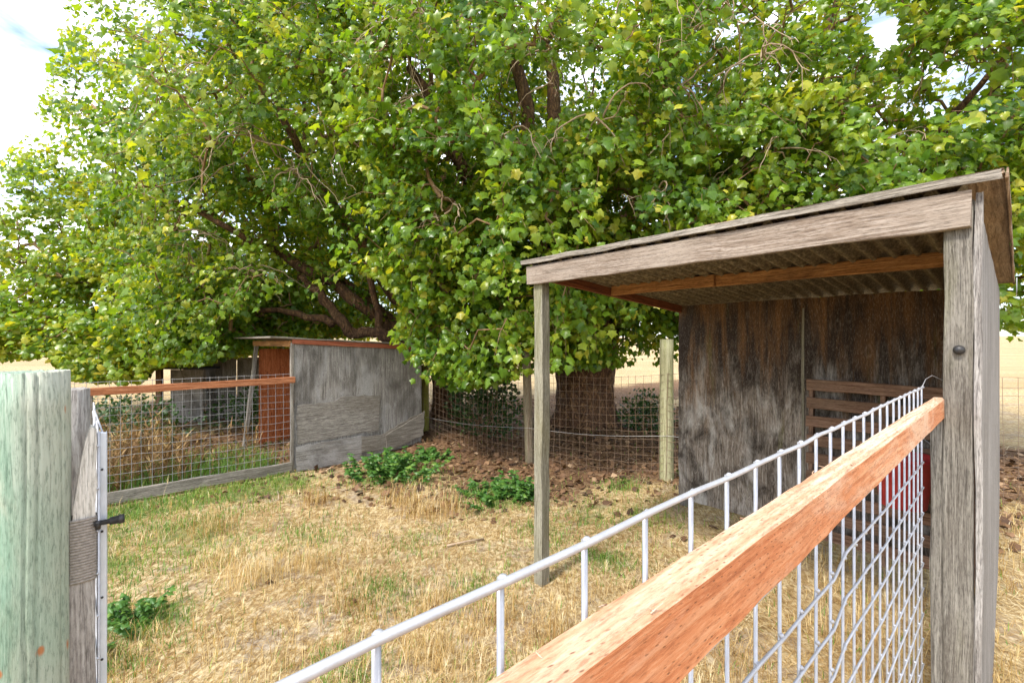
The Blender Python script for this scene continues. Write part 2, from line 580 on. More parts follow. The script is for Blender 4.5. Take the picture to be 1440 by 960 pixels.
M_leaf = leafmat('plane_leaf', [(0, (.034, .098, .014)), (.28, (.095, .195, .018)), (.52, (.185, .31, .026)), (.78, (.36, .42, .036)), (1, (.58, .53, .07))], .50, .33)
M_bushleaf = leafmat('bush_leaf', [(0, (.018, .05, .011)), (.6, (.045, .105, .02)), (1, (.11, .18, .034))], .25)
M_weedleaf = leafmat('weed_leaf', [(0, (.03, .10, .018)), (.6, (.078, .185, .03)), (1, (.18, .29, .05))], .3)
M_green = leafmat('green_grass', [(0, (.045, .125, .015)), (.6, (.13, .26, .028)), (1, (.30, .38, .06))], .3, .6)
M_straw = leafmat('dry_grass', [(0, (.20, .11, .04)), (.35, (.43, .27, .09)), (.7, (.66, .52, .27)), (1, (.80, .72, .53))], .25, .7)
M_stalk = leafmat('dry_stalk', [(0, (.10, .055, .02)), (.5, (.26, .15, .06)), (1, (.44, .31, .14))], .15, .8)
M_litter = leafmat('fallen_leaf', [(0, (.05, .025, .013)), (.5, (.15, .076, .036)), (.85, (.27, .155, .08)), (1, (.42, .28, .17))], .1, .75)

m, nt, b = mat_new('soil_and_straw')
n = N(nt)
g = n.add('ShaderNodeNewGeometry').outputs['Position']
lit = n.add('ShaderNodeAttribute', attribute_name='litter').outputs['Fac']
grn = n.add('ShaderNodeAttribute', attribute_name='green').outputs['Fac']
n1 = n.noise(g, 1.1, 8, .65, .4)
n2 = n.noise(g, 16, 8, .72)
n3 = n.noise(n.map(g, (42, 11, 20)), 1, 5, .7, 1.2)
n4 = n.noise(g, 4.2, 6, .65)
straw = n.ramp(n.math('ADD', n.math('MULTIPLY', n2, .5), n.math('MULTIPLY', n3, .5)), [(.38, (.15, .09, .04)), (.48, (.38, .26, .115)), (.58, (.72, .59, .36))])
soil = n.ramp(n2, [(.34, (.17, .125, .09)), (.5, (.36, .285, .215)), (.66, (.54, .46, .37))])
col = n.mix(n.ramp(n.math('ADD', n.math('MULTIPLY', n4, .6), n.math('MULTIPLY', n1, .4)), [(.50, 0), (.60, .8)]), straw, soil)
fld = n.noise(n.map(g, (.05, .16, .1)), 1.0, 7, .65, .5)
col = n.mix(n.ramp(fld, [(.42, 0), (.62, .55)]), col, (.30, .20, .095))
leafy = n.ramp(n2, [(.32, (.045, .023, .012)), (.5, (.15, .08, .042)), (.68, (.29, .18, .11))])
col = n.mix(n.ramp(n.math('ADD', lit, n.math('MULTIPLY', n.math('SUBTRACT', n1, .5), .9)), [(.35, 0), (.65, .95)]), col, leafy)
col = n.mix(n.ramp(n.math('ADD', grn, n.math('MULTIPLY', n.math('SUBTRACT', n4, .5), 1.2)), [(.42, 0), (.75, .7)]), col, (.10, .16, .03))
nt.links.new(col, b.inputs['Base Color'])
b.inputs['Roughness'].default_value = .95
b.inputs['Specular IOR Level'].default_value = .1
nt.links.new(n.bump(n.math('ADD', n2, n3), .8, .03), b.inputs['Normal'])
M_ground = m

# ------------------------------------------------------------------ ground
TR = {'T1': (1.56, 9.75), 'T2': (-1.45, 10.4), 'T3': (5.6, 9.4), 'T4': (-7.2, 14.5)}


def zones(x, y):
    """0..1 weights: leaf litter under the trees, green growth"""
    x = np.asarray(x, float)
    y = np.asarray(y, float)
    dt = np.full(x.shape, 99.0)
    for (tx, ty) in TR.values():
        dt = np.minimum(dt, np.hypot(x - tx, (y - ty) * 1.0))
    p = np.stack([x, y, np.zeros_like(x)], -1)
    lit = np.clip(1.15 - (dt - 2.0) / 3.0 + .25 * fbm(p, 1.1, 33, 3), 0, 1)
    a = x * (-CA) + y * SA
    t = x * SA + y * CA
    lit = np.maximum(lit, np.clip((a - 7.4) / .5, 0, 1) * np.clip(1 - (a - 11) / 2, 0, 1) * .75)
    lit = np.maximum(lit, np.clip(1 - np.abs(y - 7.6) / 1.6, 0, 1) * (x > 2.5) * (x < 9) * .9)
    gr = np.exp(-((a - 6.8) / .60) ** 2) * np.clip((2.6 - t) / .7, 0, 1) * 1.0
    gr = np.maximum(gr, np.exp(-((a - 5.9) / .9) ** 2) * np.clip((1.3 - t) / 1.5, 0, 1) * (.75 + .5 * fbm(p, 1.3, 34, 3)))
    for (cx, cy, r, w) in ((-1.75, 6.5, .55, .9), (-.12, 5.75, .5, .95), (.85, 4.05, .35, .7), (-2.6, 3.2, .4, .8), (.9, 5.1, .45, .6),
                           (1.5, 6.0, .3, .8), (-2.5, 2.7, .3, .6), (-1.0, 3.6, .35, .4), (-5.0, 7.3, .9, .9), (-1.3, 7.4, .3, .6), (-1.0, 2.6, .3, .5), (-3.2, 4.6, .7, .7), (-2.0, 4.6, .4, .5), (-.9, 4.4, .35, .4), (-.2, 3.6, .3, .5), (.3, 4.6, .4, .55), (-3.6, 3.9, .5, .8), (1.4, 5.0, .4, .6), (-.6, 2.3, .25, .5), (.15, 2.5, .3, .5)):
        gr = np.maximum(gr, w * np.exp(-((x - cx) ** 2 + (y - cy) ** 2) / r ** 2))
    return lit, gr


def axis(lo, hi, step, far):
    c = list(np.arange(lo, hi + 1e-6, step))
    s, v = step, hi
    up = []
    while v < far:
        s *= 1.22
        v += s
        up.append(v)
    s, v = step, lo
    dn = []
    while v > -far:
        s *= 1.22
        v -= s
        dn.append(v)
    return np.array(dn[::-1] + c + up)


gx = axis(-8, 7, .1, 3000)
gy = axis(0, 12, .1, 3000)
X, Y = np.meshgrid(gx, gy)
Z = ground_z(X, Y)
vs = np.stack([X, Y, Z], -1).reshape(-1, 3)
nx = len(gx)
ii, jj = np.meshgrid(np.arange(nx - 1), np.arange(len(gy) - 1))
k = (jj * nx + ii).ravel()
q = np.stack([k, k + 1, k + nx + 1, k + nx], -1)
lit, gr = zones(vs[:, 0], vs[:, 1])
me = np_mesh('ground', vs, q, np.full(len(q), 4), M_ground, True, {'litter': lit, 'green': gr})
tag(place(bpy.data.objects.new('ground', me), None, Matrix.Identity(4)), 'dry grassy earth of the pen and the straw-coloured field beyond', 'ground', kind='structure')

# ------------------------------------------------------------------ near shelter (t = 2.58 front, 5.03 back; a = .125 .. 2.62)
TF, TB = 2.58, 5.03
AR, AL = .125, 2.62
ZB = 2.405                                   # underside of the front beam


def g_at(t, a):
    p = W(t, a)
    return gz(p.x, p.y)


sh = thing('animal_shelter', 'open-fronted grey timber shelter with corrugated roof on the right', 'shelter', W(TF, AR, 0))


def roof_z(t):
    """underside of the purlins' top line"""
    return 2.555 - (t - TF) * .075


board('front_post', M_shelterpost, sh, W(TF + .0445, AR + .0445, -.2), W(TF + .0445, AR + .0445, 2.52), .089, .089, E3, seg=14, rough=.003)
tag(board('front_post', M_leftpost, sh, W(TF + .03, AL - .06, -.2), W(TF + .045, AL - .0445, 2.535), .089, .089, E3, seg=14, rough=.004), 'slim pale post at the open left corner')
# extra upright beside the right post, carrying the rail end
board('upright', M_shelterpost, sh, W(TF + .05, AR + .089 + .021, -.2), W(TF + .05, AR + .089 + .021, CAMH - .33), .089, .038, D3, seg=12)
for a in (AL - .05, AR + .05):
    board('rear_post', M_shelterpost, sh, W(TB - .06, a, -.2), W(TB - .06, a, roof_z(TB) - .12), .089, .089, E3)
board('front_beam', M_beam, sh, W(TF - .021, AR + .012, ZB + .073), W(TF - .021, AL + .045, ZB + .073), .146, .038, UP, seg=16, rough=.003)
# two-piece purlin and side rafters
tm = TF + 1.02
zp = roof_z(tm) - .05
board('purlin', M_purlin, sh, W(tm, AR + .04, zp - .006), W(tm, 1.78, zp), .089, .038, UP)
board('purlin', M_purlin, sh, W(tm - .039, 1.60, zp), W(tm - .039, AL - .05, zp - .004), .089, .038, UP)
board('rafter', M_rafter, sh, W(TF + .1, AL - .02, roof_z(TF + .1) - .055), W(TB - .12, AL - .02, roof_z(TB - .12) - .055), .089, .038, UP)
board('rafter', M_rafter, sh, W(TF + .1, AR + .075, roof_z(TF + .1) - .055), W(TB - .12, AR + .075, roof_z(TB - .12) - .055), .089, .038, UP)


def corr_sheet(a0, a1, lift):
    n_p = max(2, int(round((a1 - a0) / .105)))
    m_ = n_p * 8 + 1
    av = np.linspace(a0, a1, m_)
    wv_ = .026 * np.cos((av - a0) / ((a1 - a0) / n_p) * 2 * math.pi)
    t0, t1 = TF - .02, TB + .12
    rows = []
    for t in np.linspace(t0, t1, 5):
        for th in (0, ):
            rows.append(np.stack([np.full(m_, t), av, roof_z(t) - .001 + lift + wv_], -1))
    rows = np.array(rows)
    loc = rows.reshape(-1, 3)
    Mx = Matrix(((D3.x, E3.x, 0, 0), (D3.y, E3.y, 0, 0), (0, 0, 1, 0), (0, 0, 0, 1)))
    ctr = loc.mean(0)
    v2 = np.concatenate([loc - ctr, loc - ctr + np.array([0, 0, .0022])])
    nn = len(loc)
    i, j = np.meshgrid(np.arange(m_ - 1), np.arange(4))
    kk = (j * m_ + i).ravel()
    bot = np.stack([kk, kk + 1, kk + m_ + 1, kk + m_], -1)
    q_ = np.concatenate([bot, bot[:, ::-1] + nn])
    me_ = np_mesh('corrugated_sheet', v2, q_, np.full(len(q_), 4), M_corr, True)
    place(bpy.data.objects.new('corrugated_sheet', me_), sh, Mx @ Matrix.Translation(Vector(ctr)))


corr_sheet(AR + .02, .98, 0)
corr_sheet(.95, 1.83, .003)
corr_sheet(1.80, AL + .02, 0)
# plywood deck laid over the sheets, overhanging to the right
for (a0, a1) in ((AR - .085, 1.22), (1.225, AL + .085)):
    p0, p1 = W(TF - .052, (a0 + a1) / 2, roof_z(TF - .052) + .038), W(TB + .10, (a0 + a1) / 2, roof_z(TB + .10) + .038)
    board('roof_board', M_deck, sh, p0, p1, a1 - a0, .02, E3, seg=10, rough=.004, ends=.006)
board('roof_edge', M_greyboard, sh, W(TF - .058, AR - .08, roof_z(TF) + .030), W(TF - .058, AL + .09, roof_z(TF) + .030), .036, .010, UP, seg=16, rough=.004)
board('roof_edge', M_deck, sh, W(TF - .05, AR - .09, roof_z(TF) + .03), W(TB + .1, AR - .09, roof_z(TB) + .03), .04, .010, UP, seg=10)
board('drip_edge', M_drip, sh, W(TB + .02, AR - .102, roof_z(TB) + .0), W(TB + .22, AR - .102, roof_z(TB + .2) + .0), .11, .004, UP)
# plywood: back wall in two sheets, right side wall with a rotted lower corner
zb = roof_z(TB) - .012


def sheet_M(t, a, z, normal):
    """local X up, local Y across, Z = normal"""
    y = Vector(normal).cross(UP)
    Mx = Matrix.Identity(4)
    nrm = UP.cross(y)
    for i in range(3):
        Mx[i][0], Mx[i][1], Mx[i][2] = UP[i], y[i], nrm[i]
    p = W(t, a, z)
    Mx.translation = p
    return Mx


for (a0, a1) in ((1.372, AL), (AR + .02, 1.368)):
    h = zb - .16
    poly = rag([(-h / 2, -(a1 - a0) / 2), (h / 2, -(a1 - a0) / 2), (h / 2, (a1 - a0) / 2), (-h / 2, (a1 - a0) / 2)], .12, .004)
    prism('plywood_sheet', M_backwall, sh, sheet_M(TB - .115, (a0 + a1) / 2, .16 + h / 2, -D3), poly, .014)
board('batten', M_leftpost, sh, W(TB - .125, 1.37, .16), W(TB - .125, 1.37, zb - .1), .022, .01, E3, rough=.003)
hs = 2.5
ws = TB - TF - .06
# outline in (up, across): across grows towards the back
poly = rag([(-.06, -ws / 2), (hs - .02, -ws / 2), (hs - .17, ws / 2), (.85, ws / 2), (.55, ws / 2 - .10), (.33, ws / 2 - .34), (.22, ws / 2 - .7), (-.02, ws / 2 - 1.3)], .1, .006)
Mx = sheet_M(TF + .045 + ws / 2, AR - .009, 0, -E3)
if (Mx.to_3x3() @ Vector((0, 1, 0))).dot(D3) < 0:
    poly = [(x, -y) for x, y in poly]
prism('side_wall', M_sideply, sh, Mx, poly, .016)
board('side_trim', M_sideply, sh, W(TF + .012, AR - .012, -.1), W(TF + .012, AR - .012, 2.54), .03, .022, D3, seg=14, rough=.004)
# black wire insulator on the right post
ins = Bag()
c0 = W(TF, AR + .042, CAMH - .034)
ins.tube([tuple(c0), tuple(c0 - D3 * .006), tuple(c0 - D3 * .016), tuple(c0 - D3 * .024), tuple(c0 - D3 * .03)], [.017, .019, .019, .015, .008], 12)
ins.build('insulator', M_black, sh, False, origin=tuple(c0))

# slatted pallet stood inside, against the back wall
pa = thing('slatted_pallet', 'brown wooden pallet with horizontal slats stood inside the open shelter', 'pallet', W(TB - .28, 1.0, .05))
pa0, pa1 = 1.30, .22
tp = TB - .27
for i in range(9):
    z = 1.56 - .165 * i
    lean = .02 * (i / 8)
    board('slat', M_pallet, pa, W(tp - lean, pa0, z + random.gauss(0, .004)), W(tp - lean, pa1, z + random.gauss(0, .008)), .098, .018, UP)
for a in (pa0 - .025, (pa0 + pa1) / 2, pa1 + .02):
    board('stringer', M_pallet, pa, W(tp + .045, a, .10), W(tp + .06, a, 1.60), .07, .036, D3)

# red bucket hung on the pallet
bk = thing('bucket', 'red plastic bucket hanging on the slats inside the shelter', 'bucket', W(TB - .48, .66, .80))
bb = Bag()
c = W(TB - .50, .60, 0)
prof = [(.0, .70), (.135, .70), (.14, .71), (.185, 1.055), (.20, 1.06), (.20, 1.085), (.19, 1.09), (.176, 1.07), (.13, .72), (.0, .715)]
vs_, fs_ = [], []
S = 24
for (r, z) in prof:
    for k in range(S):
        vs_.append((c.x + r * math.cos(k * 2 * math.pi / S), c.y + r * math.sin(k * 2 * math.pi / S), z))
for i in range(len(prof) - 1):
    for k in range(S):
        k2 = (k + 1) % S
        fs_.append((i * S + k, i * S + k2, (i + 1) * S + k2, (i + 1) * S + k))
bo = np.array(WM[bk].translation)
me = py_mesh('tub', np.array(vs_) - bo, fs_, M_red, True)
place(bpy.data.objects.new('tub', me), bk, WM[bk])
ang = np.linspace(0, math.pi, 13)
tube_ob('handle', M_galvdark, bk, [tuple(c + E3 * .2 * math.cos(q_) + UP * (1.07 + .18 * math.sin(q_)) + D3 * .06 * math.sin(q_)) for q_ in ang], .004, 6)

# ------------------------------------------------------------------ near wire fence
nf = thing('wire_fence', 'near galvanised wire panel fence under an orange treated top rail', 'fence', W(0, .25, 0))
ZTOP = CAMH - .183
ZR = CAMH - .233                              # top of the rail
M, L = frame(W(-1.4, .231, ZR - .0445), W(TF + .05, .231, ZR - .0445), UP)
r0 = board('top_rail', M_rail, nf, W(-1.4, .231, ZR - .0445), W(TF + .028, .231, ZR - .0445), .087, .040, UP, seg=60, rough=.0008, ch=.006)
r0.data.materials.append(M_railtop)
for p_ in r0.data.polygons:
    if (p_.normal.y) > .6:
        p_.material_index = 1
spl = Bag()
for k in range(26):
    t_ = random.uniform(-.2, 2.3)
    a_ = random.choice([.248, .2145, random.uniform(.216, .247)])
    z_ = ZR - .0028
    l_ = random.uniform(.006, .016)
    s_ = random.choice([-1, 1])
    spl.tube([tuple(W(t_, a_, z_)), tuple(W(t_ + s_ * l_ * .6, a_ + random.gauss(0, .0015), z_ + .0012)), tuple(W(t_ + s_ * l_, a_ + random.gauss(0, .003), z_ + random.uniform(.002, .006)))], [.0009, .0008, .0003], 4)
spl.build('splinters', M_railtop, nf, False)['kind'] = 'stuff'
TS = [.1264 + .1016 * k for k in range(-15, 24)]
JOG = 1.24
for t in TS:
    j = random.gauss(0, .0015)
    tube_ob('vertical_wire', M_galv, nf, [tuple(W(t + j, .2685, .03)), tuple(W(t + random.gauss(0, .002), .2685, .9)), tuple(W(t, .2685, ZTOP + .0005))], .0031, 7)
for k in range(18):
    z = ZTOP - .1016 * k
    pts = []
    for t in TS:
        dz = random.gauss(0, .0012)
        if 3 <= k <= 7 and t > JOG:
            dz += .012 * math.exp(-((t - JOG) / .25) ** 2)
        if 3 <= k <= 7 and t < JOG:
            dz -= .016 * math.exp(-((t - JOG) / .3) ** 2)
        pts.append(tuple(W(t, .2625, z + dz)))
    tube_ob('horizontal_wire', M_galv, nf, pts, .0036 if k == 0 else .0031, 8)
wb_ = Bag()
for t in TS:
    for k in range(18):
        c_ = W(t, .2655, ZTOP - .1016 * k)
        wb_.tube([tuple(c_ - UP * .004), tuple(c_ - UP * .0015), tuple(c_ + UP * .0015), tuple(c_ + UP * .004)], [.0025, .0047, .0047, .0025], 5)
wb_.build('weld_beads', M_galv, nf)['kind'] = 'stuff'
# a loose tie wire curling from the panel's end to the post
tube_ob('tie_wire', M_galvdark, nf, [tuple(W(2.44, .265, ZTOP)), tuple(W(2.52, .262, ZTOP + .028)), tuple(W(2.60, .25, ZTOP + .04)), tuple(W(2.62, .22, ZTOP + .02))], .0013, 5)

# ------------------------------------------------------------------ posts and gate at the left edge
gp = thing('wooden_post', 'thick pale green treated post at the left edge of the picture', 'post', (-1.09, 1.03, 0))
S = 28


def round_post(name, mat, parent, c, r, z1, z0=-.3, wob=.03, tilt=(0, 0), rings=10, sides=S, checks=()):
    """turned round post with an uneven outline and a flat sawn top; local X is along the grain"""
    vs_, fs_ = [], []
    prof = [1 + random.gauss(0, wob * .5) for _ in range(sides)]
    prof = [(prof[i - 1] + prof[i] + prof[(i + 1) % sides]) / 3 for i in range(sides)]
    L_ = z1 - z0
    for i in range(rings + 1):
        x = -L_ / 2 + L_ * i / rings
        for k in range(sides):
            a_ = k * 2 * math.pi / sides
            rr = r * prof[k] * (1 + random.gauss(0, wob * .12)) * (1.04 - .05 * i / rings) * (.985 if i == rings else 1)
            for (ca, drift, dep, lo) in checks:
                if i / rings >= lo:
                    da = (a_ - ca - drift * math.sin(i * .9 + ca) + math.pi) % (2 * math.pi) - math.pi
                    rr -= dep * max(0, 1 - abs(da) / .05)
            vs_.append((x + (random.gauss(0, .0012) if i == rings else 0), rr * math.cos(a_), rr * math.sin(a_)))
    for i in range(rings):
        for k in range(sides):
            k2 = (k + 1) % sides
            fs_.append((i * sides + k, i * sides + k2, (i + 1) * sides + k2, (i + 1) * sides + k))
    fs_.append(tuple(reversed(range(sides))))
    fs_.append(tuple(rings * sides + k for k in range(sides)))
    me_ = py_mesh(name, vs_, fs_, mat)
    sm = np.ones(len(me_.polygons), bool)
    sm[-2:] = False
    me_.polygons.foreach_set('use_smooth', sm)
    Mx_, _ = frame((c[0], c[1], z0), (c[0] + tilt[0], c[1] + tilt[1], z1), (1, .1, 0))
    return place(bpy.data.objects.new(name, me_), parent, Mx_)


round_post('shaft', M_greenpost, gp, (-1.09, 1.03), .067, 1.882, wob=.006, rings=26, sides=144, checks=[(k_ * .62 + .17 * (k_ % 3), .02, .007 if k_ % 2 else .004, (.0, .35, .1)[k_ % 3]) for k_ in range(10)])
# a splintered weathered slab standing at its foot, to the left
wp = thing('wooden_post', 'weathered grey post just behind the pale green one', 'post', (-1.263, 1.282, 0))
round_post('shaft', M_gatewood, wp, (-1.263, 1.282), .055, 1.815, wob=.06)
st = thing('stake', 'brown wooden stake at the foot of the green post', 'stake', (-1.06, .90, 0))
board('shaft', M_greyboard, st, (-1.045, .905, -.2), (-1.075, .90, 1.42), .05, .022, (1, .9, 0))

ga = thing('gate', 'narrow wire gate seen edge-on with weathered board, twine and black latch', 'gate', (-1.03, 1.09, 0))
ray = Vector((-.686, .728, 0))
rgt = Vector((.728, .686, 0))
gc = Vector((-1.029, 1.092, 0))


def GM(z):
    Mx_ = Matrix.Identity(4)
    y = -rgt
    for i in range(3):
        Mx_[i][0], Mx_[i][1], Mx_[i][2] = UP[i], y[i], UP.cross(y)[i]
    Mx_.translation = gc + UP * z
    return Mx_


up_poly = rag([(0.0, .019), (.05, .016), (.20, -.004), (.232, -.013), (.225, -.0235), (.0, -.0225)], .04, .0012)
tag(prism('upper_board', M_gatepale, ga, GM(1.515), up_poly, .05), 'pale split-off upper end of the gate board')
prism('lower_board', M_gatewood, ga, GM(0), rag([(-.1, .023), (1.385, .023), (1.392, .0), (1.388, -.021), (-.1, -.021)], .09, .001), .05)
tw = Bag()
for i in range(22):
    z = 1.382 + i * .0068
    rr = .030 + random.gauss(0, .0008)
    pts = []
    for k in range(17):
        a_ = k * 2 * math.pi / 16
        cx_, cy_ = math.cos(a_), math.sin(a_)
        sq = 1 / max(abs(cx_), abs(cy_)) ** .75
        p = gc + rgt * (.0245 * cx_ * sq * .93) + ray * (.0305 * cy_ * sq * .93) + UP * (z + .0068 * k / 16)
        pts.append(tuple(p))
    tw.tube(pts, .0037, 5)
tw.build('twine', metal('grey_twine', (.33, .29, .25), .95, 0, (.14, .12, .10), .8, 160), ga, True)
bar = gc + rgt * .0335 - ray * .012
board('metal_bar', M_strap, ga, bar + UP * -.1, bar + UP * 1.728, .018, .004, rgt, rough=.0004, ch=.001)
board('metal_bar', M_strap, ga, bar + rgt * .0075 + ray * .014 + UP * -.1, bar + rgt * .0075 + ray * .014 + UP * 1.718, .026, .004, ray, rough=.0004, ch=.001)
for z in (1.64, 1.49, 1.33, 1.18):  # raised black discs, added in place of the bar's dark holes
    p = bar + UP * z - ray * .002
    tube_ob('hole_disc', M_black, ga, [tuple(p), tuple(p - ray * .0025)], .0026, 8)
gw = Bag()
for i in range(17):
    z = 1.70 - .1016 * i
    p = gc + rgt * .0255 - ray * .03 + UP * z
    gw.tube([tuple(p), tuple(p + ray * .2), tuple(p + ray * .75)], .0024, 6)
for i in range(8):
    p = gc + rgt * .0275 + ray * (-.026 + .1016 * i)
    gw.tube([tuple(p + UP * .04), tuple(p + UP * .9), tuple(p + UP * 1.735)], .0024, 6)
gw.build('wire_mesh', M_galv, ga)
tube_ob('top_wire', M_galv, ga, [tuple(gc + rgt * .036 - ray * .012 + UP * 1.722), tuple(gc + rgt * .022 + ray * .2 + UP * 1.765)], .002, 6)
lz = CAMH - 255 / 640 * 1.09
lp = gc + rgt * .018 - ray * .03 + UP * lz
lt = Bag()
lt.tube([tuple(lp), tuple(lp + rgt * .028), tuple(lp + rgt * .0285), tuple(lp + rgt * .045), tuple(lp + rgt * .0455), tuple(lp + rgt * .056)],
        [.0055, .006, .009, .0095, .0115, .0105], 10)
lt.tube([tuple(lp - UP * .014 + rgt * .008), tuple(lp + UP * .006 + rgt * .008)], [.005, .006], 8)
lt.build('latch', M_black, ga, False)

# ------------------------------------------------------------------ left fence (plane a = 7.31, t < 2.11)
lf = thing('wire_fence', 'low wire panel fence with orange top rail beside the far grey shelter', 'fence', W(1.0, 7.3, 0))
AF = 7.30
board('top_rail', M_farrail, lf, W(-2.4, AF - .03, 1.345), W(2.12, AF - .03, 1.375), .089, .038, UP, seg=20, rough=.004)
board('bottom_board', M_greyboard, lf, W(-2.4, AF - .03, .07), W(2.08, AF - .03, .085), .135, .038, UP, seg=20, rough=.007)
wm = Bag()
t = -2.4
while t < 2.1:
    wm.tube([tuple(W(t, AF, .03)), tuple(W(t + random.gauss(0, .006), AF, .8)), tuple(W(t, AF, 1.475))], .0029, 4, False)
    t += .1016
for i in range(15):
    z = 1.465 - .1016 * i
    wm.tube([tuple(W(tt, AF - .005, z + random.gauss(0, .004))) for tt in np.linspace(-2.45, 2.1, 16)], .0029, 4, False)
wm.build('wire_mesh', M_galvdark, lf)
for t in (-2.35, -.15):
    board('post', M_greyboard, lf, W(t, AF + .05, -.2), W(t, AF + .05, 1.36), .08, .07, D3)

# ------------------------------------------------------------------ far grey shelter
S0, S1 = 2.11, 4.30
A0, A1 = 7.31, 9.55
ls = thing('animal_shelter', 'small grey plywood shelter with red-brown inside, under the left boughs', 'shelter', W(S0, A0, 0))


def roofl(t):
    return 1.955 - (t - S0) * .055


hh = roofl(S0) - .03
poly = rag([(.02, 0), (hh, 0), (roofl(S1) - .03, S1 - S0), (.10, S1 - S0), (.02, 1.2)], .12, .005)
Mx = sheet_M(S0, A0, 0, -E3)
sg = 1 if (Mx.to_3x3() @ Vector((0, 1, 0))).dot(D3) > 0 else -1
prism('side_wall', M_greyply, ls, Mx, [(x, sg * y) for x, y in poly], .016)


def patch(name, mat, pts, off, th=.014, horiz=True):
    """sheet on the side wall; pts in (t, z); grain runs along the wall"""
    c_t = sum(p[0] for p in pts) / len(pts)
    c_z = sum(p[1] for p in pts) / len(pts)
    Mx_ = Matrix.Identity(4)
    xx, yy = (D3, UP)
    zz = xx.cross(yy)
    for i in range(3):
        Mx_[i][0], Mx_[i][1], Mx_[i][2] = xx[i], yy[i], zz[i]
    Mx_.translation = W(c_t, A0 - off, c_z)
    return prism(name, mat, ls, Mx_, rag([(p[0] - c_t, p[1] - c_z) for p in pts], .08, .007), th)


patch('patch_board', M_patchply, [(S0 + .05, .40), (S0 + 1.36, .44), (S0 + 1.38, 1.04), (S0 + .75, 1.07), (S0 + .62, 1.0), (S0 + .05, .98)], .018)
patch('patch_board', M_greyply, [(S0 + .03, -.02), (S0 + 1.05, -.02), (S0 + 1.06, .40), (S0 + .03, .36)], .034)
patch('patch_board', M_greyboard, [(S0 + 1.05, .12), (S0 + 1.5, .10), (S1 - .02, .30), (S1 + .06, .66), (S1 - .15, .62), (S0 + 1.4, .36), (S0 + 1.05, .38)], .036)
patch('patch_board', M_greyboard, [(S1 - .7, .05), (S1 + .02, .25), (S1 + .04, .68), (S1 - .3, .52), (S1 - .72, .34)], .055)
board('corner_trim', M_greyboard, ls, W(S0 - .02, A0 - .01, -.05), W(S0 - .02, A0 - .01, hh), .06, .04, E3)
board('roof_trim', M_redtrim, ls, W(S0 - .02, A0 - .03, roofl(S0) - .005), W(S1, A0 - .03, roofl(S1) - .005), .07, .03, UP)
board('front_trim', M_purlin, ls, W(S0 - .04, A0, roofl(S0) - .04), W(S0 - .04, A1, roofl(S0) - .04), .09, .035, UP)
board('front_post', M_greyboard, ls, W(S0 - .25, A1 - .2, -.1), W(S0 + .0, A1 - .02, roofl(S0) - .09), .09, .06, E3)
Mx = sheet_M(S1 - .02, (A0 + A1) / 2, .95, -D3)
prism('back_wall', M_redply, ls, Mx, [(-.93, -1.1), (.86, -1.1), (.86, 1.1), (-.93, 1.1)], .015)
Mx = sheet_M(S1 + .01, (A0 + A1) / 2, .95, -D3)
prism('back_wall', M_greyply, ls, Mx, [(-.93, -1.12), (.86, -1.12), (.86, 1.12), (-.93, 1.12)], .015)
Mx = sheet_M((S0 + S1) / 2, A1, .95, -E3)
prism('side_wall', M_redply, ls, Mx, [(-.93, -1.05), (.86, -1.05), (.86, 1.05), (-.93, 1.05)], .015)
board('roof', M_greyboard, ls, W(S0 - .32, (A0 + A1) / 2 + .10, roofl(S0 - .32) + .045), W(S1 + .06, (A0 + A1) / 2 + .10, roofl(S1) + .045), A1 - A0 + .32, .022, E3, seg=8, rough=.006)

# ------------------------------------------------------------------ sheds further back
hut = thing('hutch', 'low hutch with dark flat roof behind the left wire fence', 'hutch', (-8.05, 11.2, 0))
Yh = 11.0
board('roof', M_darkroof, hut, (-8.75, Yh + .4, 1.32), (-7.3, Yh + .4, 1.30), 1.2, .045, (0, 1, 0))
board('wall', M_greyply, hut, (-7.85, Yh, -.1), (-7.85, Yh, 1.27), .80, .02, (1, 0, 0))
board('wall', M_greyply, hut, (-7.42, Yh + .5, -.1), (-7.42, Yh + .5, 1.27), .95, .02, (0, 1, 0))
board('wall', M_greyply, hut, (-8.0, Yh + .95, -.1), (-8.0, Yh + .95, 1.27), 1.25, .02, (1, 0, 0))
board('corner_post', M_pallet, hut, (-8.52, Yh, -.1), (-8.52, Yh, 1.28), .13, .09, (1, 0, 0))
scn = thing('plywood_screen', 'grey plywood screen on slim posts left of the far shelter', 'screen', (-7.0, 11.3, 0))
board('sheet', M_greyply, scn, (-7.28, 11.4, -.05), (-7.28, 11.4, 1.52), .70, .016, (1, .15, 0))
board('sheet', M_greyply, scn, (-6.58, 11.5, -.05), (-6.58, 11.5, 1.50), .68, .016, (1, .15, 0))
board('post', M_roundpost, scn, (-7.80, 11.25, -.1), (-7.80, 11.25, 1.53), .08, .08, (1, 0, 0))
board('header', M_greyboard, scn, (-7.85, 11.3, 1.50), (-6.2, 11.55, 1.53), .06, .04, UP)

